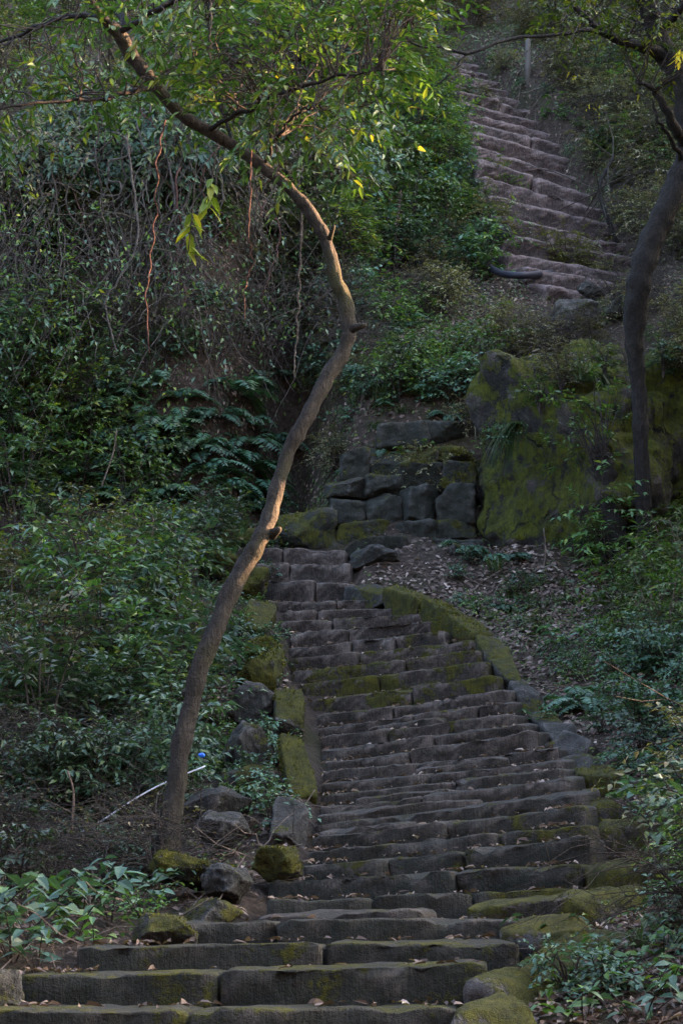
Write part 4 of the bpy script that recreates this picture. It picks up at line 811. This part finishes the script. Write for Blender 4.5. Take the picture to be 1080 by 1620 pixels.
# ------------------------------------------------------------------ small man-made things
p = spline([ground(x_, y_) + Vector((0, -.2 - max(0, x_ - 790) * .0035, .08)) for x_, y_ in ((757, 416), (768, 434), (792, 450), (830, 457), (875, 456), (900, 456))], 40)
mb = MB(); add_tube(mb, p, .052, 12); o = link('drain_hose', mb.mesh('hose', 'hose_rubber', True)); tag(o, 'thick dark rubber hose lying at the foot of the upper stairs', 'hose')
pl = thing('plastic_pole', 'thin white plastic pole leaning behind the leaning trunk', 'pole', at(60, 1350, 13.4))
mb = MB(); add_tube(mb, spline([at(60, 1352, 13.4), at(150, 1305, 13.4), at(215, 1263, 13.4), at(262, 1238, 13.4), at(325, 1212, 13.4)], 20), .006, 7); part('shaft', mb, 'white_plastic', pl)
me = rock_mesh(.05, .05, .035, 5, 2.5, .1, 3); me.materials.append(MATS['blue_plastic']); o = link('bottle_cap', me); o.location = at(319, 1195, 13.3); tag(o, 'small bright blue plastic cap right of the leaning trunk', 'cap')
ps = ground(835, 128); mb = MB(); add_tube(mb, [ps - Vector((0, 0, .2)), ps + Vector((0, 0, .3)), ps + Vector((.01, 0, .78)), ps + Vector((.01, 0, .80))], [.055, .055, .05, .04], 10)
o = link('post', mb.mesh('post', 'concrete', True)); tag(o, 'short grey post right of the head of the upper stairs', 'post')
for k, (px, py, s, lb) in enumerate([(700, 110, .12, 'pale slender trunk at the head of the upper stairs'), (655, 60, .09, 'thin grey trunk among shrubs at the top'), (680, 40, .07, 'thinnest grey trunk among shrubs at the top'), (985, 395, .10, 'dark bent stem right of the upper stairs')]):
    g = ground(px, py); tt = thing('young_tree', lb, 'tree', g); mb = MB(); hh = 5.0 if k < 3 else 1.6
    c = spline([g - Vector((0, 0, .2)), g + Vector((-.05 if k < 3 else -.25, -.1, hh * .3)), g + Vector((.08 if k < 3 else -.35, 0, hh * .65)), g + Vector((-.1, .1, hh))], 30); add_tube(mb, c, np.linspace(s / 2, s / 4, 30), 9); part('trunk', mb, 'grey_vine' if k < 3 else 'dark_bark', tt)
    mt, ml = MB(), MB()
    for j in range(70 if k < 3 else 16):
        q = c[int(U(14, 30))]; e = rng.normal(0, 1, 3) * np.array([.7, .7, .4]); add_tube(mt, np.array([q, q + e * .5 + rng.normal(0, .05, 3), q + e]), np.array([.012, .009, .005]), 4, cap=False); spray(mt, ml, q + e, e, U(.3, .6), 12, .08, .034, .4)
    part('branches', mt, 'twig', tt); part('crown', ml, 'leaf_olive', tt, False)
for px, py, lb in ((905, 148, 'bright yellow withered leaves right of the upper stairs, upper bunch'), (942, 200, 'bright yellow withered leaves right of the upper stairs, lower bunch'), (1062, 100, 'dangling bunch of orange-yellow dead leaves on the slim tree')):
    g = ground(px, py) if px < 1000 else at(px, py, 19.3); c = np.array(g) + np.array([0, -.25, .25 if px < 1000 else 0]); mb = MB(); n = 9
    add_leaves(mb, c + rng.normal(0, .05, (n, 3)), rng.normal(0, .4, (n, 3)) + np.array([0, 0, -.9]), rng.normal(0, 1, (n, 3)), .15, .035, .1, .2, None, True)
    o = link('dead_leaves', mb.mesh('dead_leaves', 'bright_yellow')); tag(o, lb, 'leaves')
for px, py, d, L, ax in ((857, 905, 20.6, .5, (.05, 0, 1)), (880, 890, 20.6, .6, (.6, .2, -.5)), (112, 1290, 12.8, .3, (-.1, 0, 1)), (165, 755, 20.5, .55, (.25, -.1, 1))):
    c = at(px, py, d); a = Vector(ax).normalized(); mb = MB(); add_tube(mb, spline([c - a * .1, c + a * L * .5 + Vector((.03, 0, 0)), c + a * L], 10), np.linspace(.010, .006, 10), 5)
    o = link('dry_stick', mb.mesh('stick', 'dry_wood', True)); tag(o, {857: 'upright pale dry stick below the boulder', 880: 'slanting dry stick arching below the boulder', 112: 'pale dry stick standing in the lower left twigs', 165: 'bent pale stick among the ferns at left'}[px], 'stick')

# ------------------------------------------------------------------ loose cover: dry leaves, fallen twigs, tiny greens
def scatter(n, fn):
    out = []
    while len(out) < n:
        q = fn()
        if q is not None: out.append(q)
    return np.array(out)
def on_steps(x, y):
    """top of the step under a point of the lower flight, or None"""
    for k in range(len(LOW) - 1, -1, -1):
        xl, yl, xr, yr, d = LOW[k][:5]; yaw = .28 if 5 <= k <= 23 else .06
        A, B = at(xl, yl, d + yaw), at(xr, yr, d - yaw); f = (x - A.x) / (B.x - A.x)
        if 0 <= f <= 1 and y > A.y + (B.y - A.y) * f: return A.z + (B.z - A.z) * f
    return None
mb = MB()
def ground_leaves(mb, n, x0, x1, y0, y1, L, Wd, lift=.02, dens=None, oval=False):
    X = rng.uniform(x0, x1, n * 3); Y = rng.uniform(y0, y1, n * 3)
    if dens is not None:
        k = rng.random(n * 3) < dens(X, Y); X, Y = X[k], Y[k]
    X, Y = X[:n], Y[:n]; n = len(X); Z = H(X, Y) + rng.uniform(0, lift, n)
    a = rng.uniform(0, 6.28, n); e = .05
    gxn = (H(X + e, Y) - H(X - e, Y)) / (2 * e); gyn = (H(X, Y + e) - H(X, Y - e)) / (2 * e)
    N = nrm(np.stack([-gxn, -gyn, np.ones(n)], 1)) + rng.normal(0, .33, (n, 3))
    A = np.stack([np.cos(a), np.sin(a), gxn * np.cos(a) + gyn * np.sin(a)], 1) + rng.normal(0, .12, (n, 3))
    add_leaves(mb, np.stack([X, Y, Z], 1), A, N, L * rng.uniform(.5, 1.25, n), Wd * rng.uniform(.6, 1.2, n), rng.uniform(.05, .5), .2, None, oval)
pm = lambda s, X, Y: sm((rough_(X * s + 31, Y * s - 7) + .14) / .3)
def off_stairs(X, Y):
    xc = np.interp(Y, lowmid[:, 1], lowmid[:, 0]); hw = np.interp(Y, lowmid[:, 1], lowhw)
    return (np.abs(X - xc) > hw + .12) | (Y > 21.8)
ground_leaves(mb, 9000, .4, 5.5, 15.5, 21.6, .085, .042, .04, lambda X, Y: off_stairs(X, Y) * (.35 + .65 * pm(2, X, Y)))
ground_leaves(mb, 6500, .3, 4.2, 7.2, 15.5, .058, .028, .03, lambda X, Y: off_stairs(X, Y) * (.3 + .7 * pm(2, X, Y)), True)
ground_leaves(mb, 7500, -2.5, .4, 8, 21.5, .06, .03, .03, lambda X, Y: off_stairs(X, Y) * (.2 + .8 * pm(2, X, Y)), True)
ground_leaves(mb, 5000, .3, 2.6, 7.2, 13.5, .06, .03, .03, lambda X, Y: off_stairs(X, Y) * np.ones_like(X), True)
ground_leaves(mb, 7000, -4, 5.5, 21.8, 27.5, .09, .045, .04, lambda X, Y: pm(1.4, X, Y))
ground_leaves(mb, 7000, -2, 9, 26, 36, .10, .05, .05, lambda X, Y: pm(1.2, X, Y))
o = link('leaf_litter', mb.mesh('leaf_litter', 'dry_leaf')); tag(o, 'dry brown fallen leaves strewn over the earth', 'dry leaves', None, 'stuff')
mb = MB(); pos = []
while len(pos) < 1900:
    k = int(U(0, len(LOW) - 1)); xl, yl, xr, yr, d = LOW[k][:5]; f = U(0, 1) if rng.random() < .45 else (U(0, .16) if rng.random() < .6 else U(.86, 1)); yaw = .28 if 5 <= k <= 23 else .06
    A, B = at(xl, yl, d + yaw), at(xr, yr, d - yaw); c = A.lerp(B, f); nxt = LOW[k + 1][4] - d
    pos.append((c.x, c.y + U(.35, .95) * nxt, c.z + .008))
n = len(pos); a = rng.uniform(0, 6.28, n)
add_leaves(mb, np.array(pos), np.stack([np.cos(a), np.sin(a), rng.normal(.1, .2, n)], 1), np.array([0, 0, 1.0]) + rng.normal(0, .35, (n, 3)), rng.uniform(.03, .085, n), rng.uniform(.016, .04, n), .35, .25, None, True)
o = link('fallen_leaves', mb.mesh('fallen_leaves', 'dry_leaf')); tag(o, 'scattered dry leaves lying on the stone steps', 'dry leaves', None, 'stuff')
mb = MB()
def twigs(n, x0, x1, y0, y1, r0=.003, r1=.007, up=.15):
    for k in range(n):
        x, y = U(x0, x1), U(y0, y1)
        if not off_stairs(np.array([x]), np.array([y]))[0]: continue
        z = Hs(x, y) + U(.01, .06); a = U(0, 6.28); L = U(.15, .6); d = np.array([math.cos(a), math.sin(a), U(-.05, up) + (Hs(x + .2 * math.cos(a), y + .2 * math.sin(a)) - z + .03) / .2 * .8])
        t = np.linspace(0, 1, 5)[:, None]; add_tube(mb, np.array([x, y, z]) + nrm(d) * L * t + rng.normal(0, .014, (5, 3)), np.linspace(1, .5, 5) * U(r0, r1), 3, cap=False)
twigs(420, .6, 5, 16, 21.5); twigs(300, -3, 0, 9, 14, up=.7); twigs(260, 1, 4, 8, 15); twigs(500, -3, 6, 22, 28); twigs(300, 2.5, 8, 26, 34, .005, .012, .6)
o = link('twig_litter', mb.mesh('twig_litter', 'dry_wood')); tag(o, 'fallen dry twigs lying among the leaves', 'twigs', None, 'stuff')
mb = MB()
def greens(n, x0, x1, y0, y1, L, dens): ground_leaves(mb, n, x0, x1, y0, y1, L, L * .5, .14, dens)
greens(9000, -6, .3, 11, 24, .05, lambda X, Y: off_stairs(X, Y) * (.25 + .75 * pm(1.7, X + 9, Y))); greens(9000, .8, 6, 8, 21, .045, lambda X, Y: off_stairs(X, Y) * pm(1.7, X + 9, Y)); greens(42000, -7, 9, 21.8, 38, .06, lambda X, Y: pm(1.3, X + 9, Y + 3))
o = link('ground_cover', mb.mesh('ground_cover', 'leaf_green')); tag(o, 'small green creeping leaves covering the banks', 'ground cover', None, 'stuff')

# moss cushions: fine shoots standing off the mossiest stones
bpy.context.view_layer.update()
mb = MB()
for o in list(bpy.data.objects):
    if o.type == 'MESH' and o.get('moss', 0) > .55 and not o.name.startswith('step_stone'):
        me = o.data; nv = len(me.vertices); co = np.empty(nv * 3, np.float32); no = np.empty(nv * 3, np.float32); me.vertices.foreach_get('co', co); me.vertices.foreach_get('normal', no)
        M = np.array(o.matrix_world); co = co.reshape(-1, 3) @ M[:3, :3].T + M[:3, 3]; no = no.reshape(-1, 3) @ M[:3, :3].T
        n = 0 if o.name.startswith('boulder') else 800; k = rng.integers(0, nv, n); q, m = co[k], no[k]
        if n == 0: continue
        ok = (m[:, 1] < .4) & (rough_(q[:, 0] * 5 + q[:, 2] * 4, q[:, 2] * 5 + q[:, 1] * 3) + m[:, 2] * .12 + (o['moss'] - .75) * .3 > .04); q, m = q[ok], m[ok]; n = len(q)
        q = q + rng.normal(0, .025 if o.name.startswith('boulder') else .012, (n, 3)) * (1 - np.abs(m)); add_leaves(mb, q - m * .006, m * .8 + rng.normal(0, .6, (n, 3)) + np.array([0, -.1, .1]), rng.normal(0, 1, (n, 3)), rng.uniform(.0011, .0022, n) * q[:, 1], rng.uniform(.0006, .0010, n) * q[:, 1], .1, .2)
o = link('moss', mb.mesh('moss', 'moss_shoot')); tag(o, 'yellow-green moss cushions on the stones and boulders', 'moss', None, 'stuff')
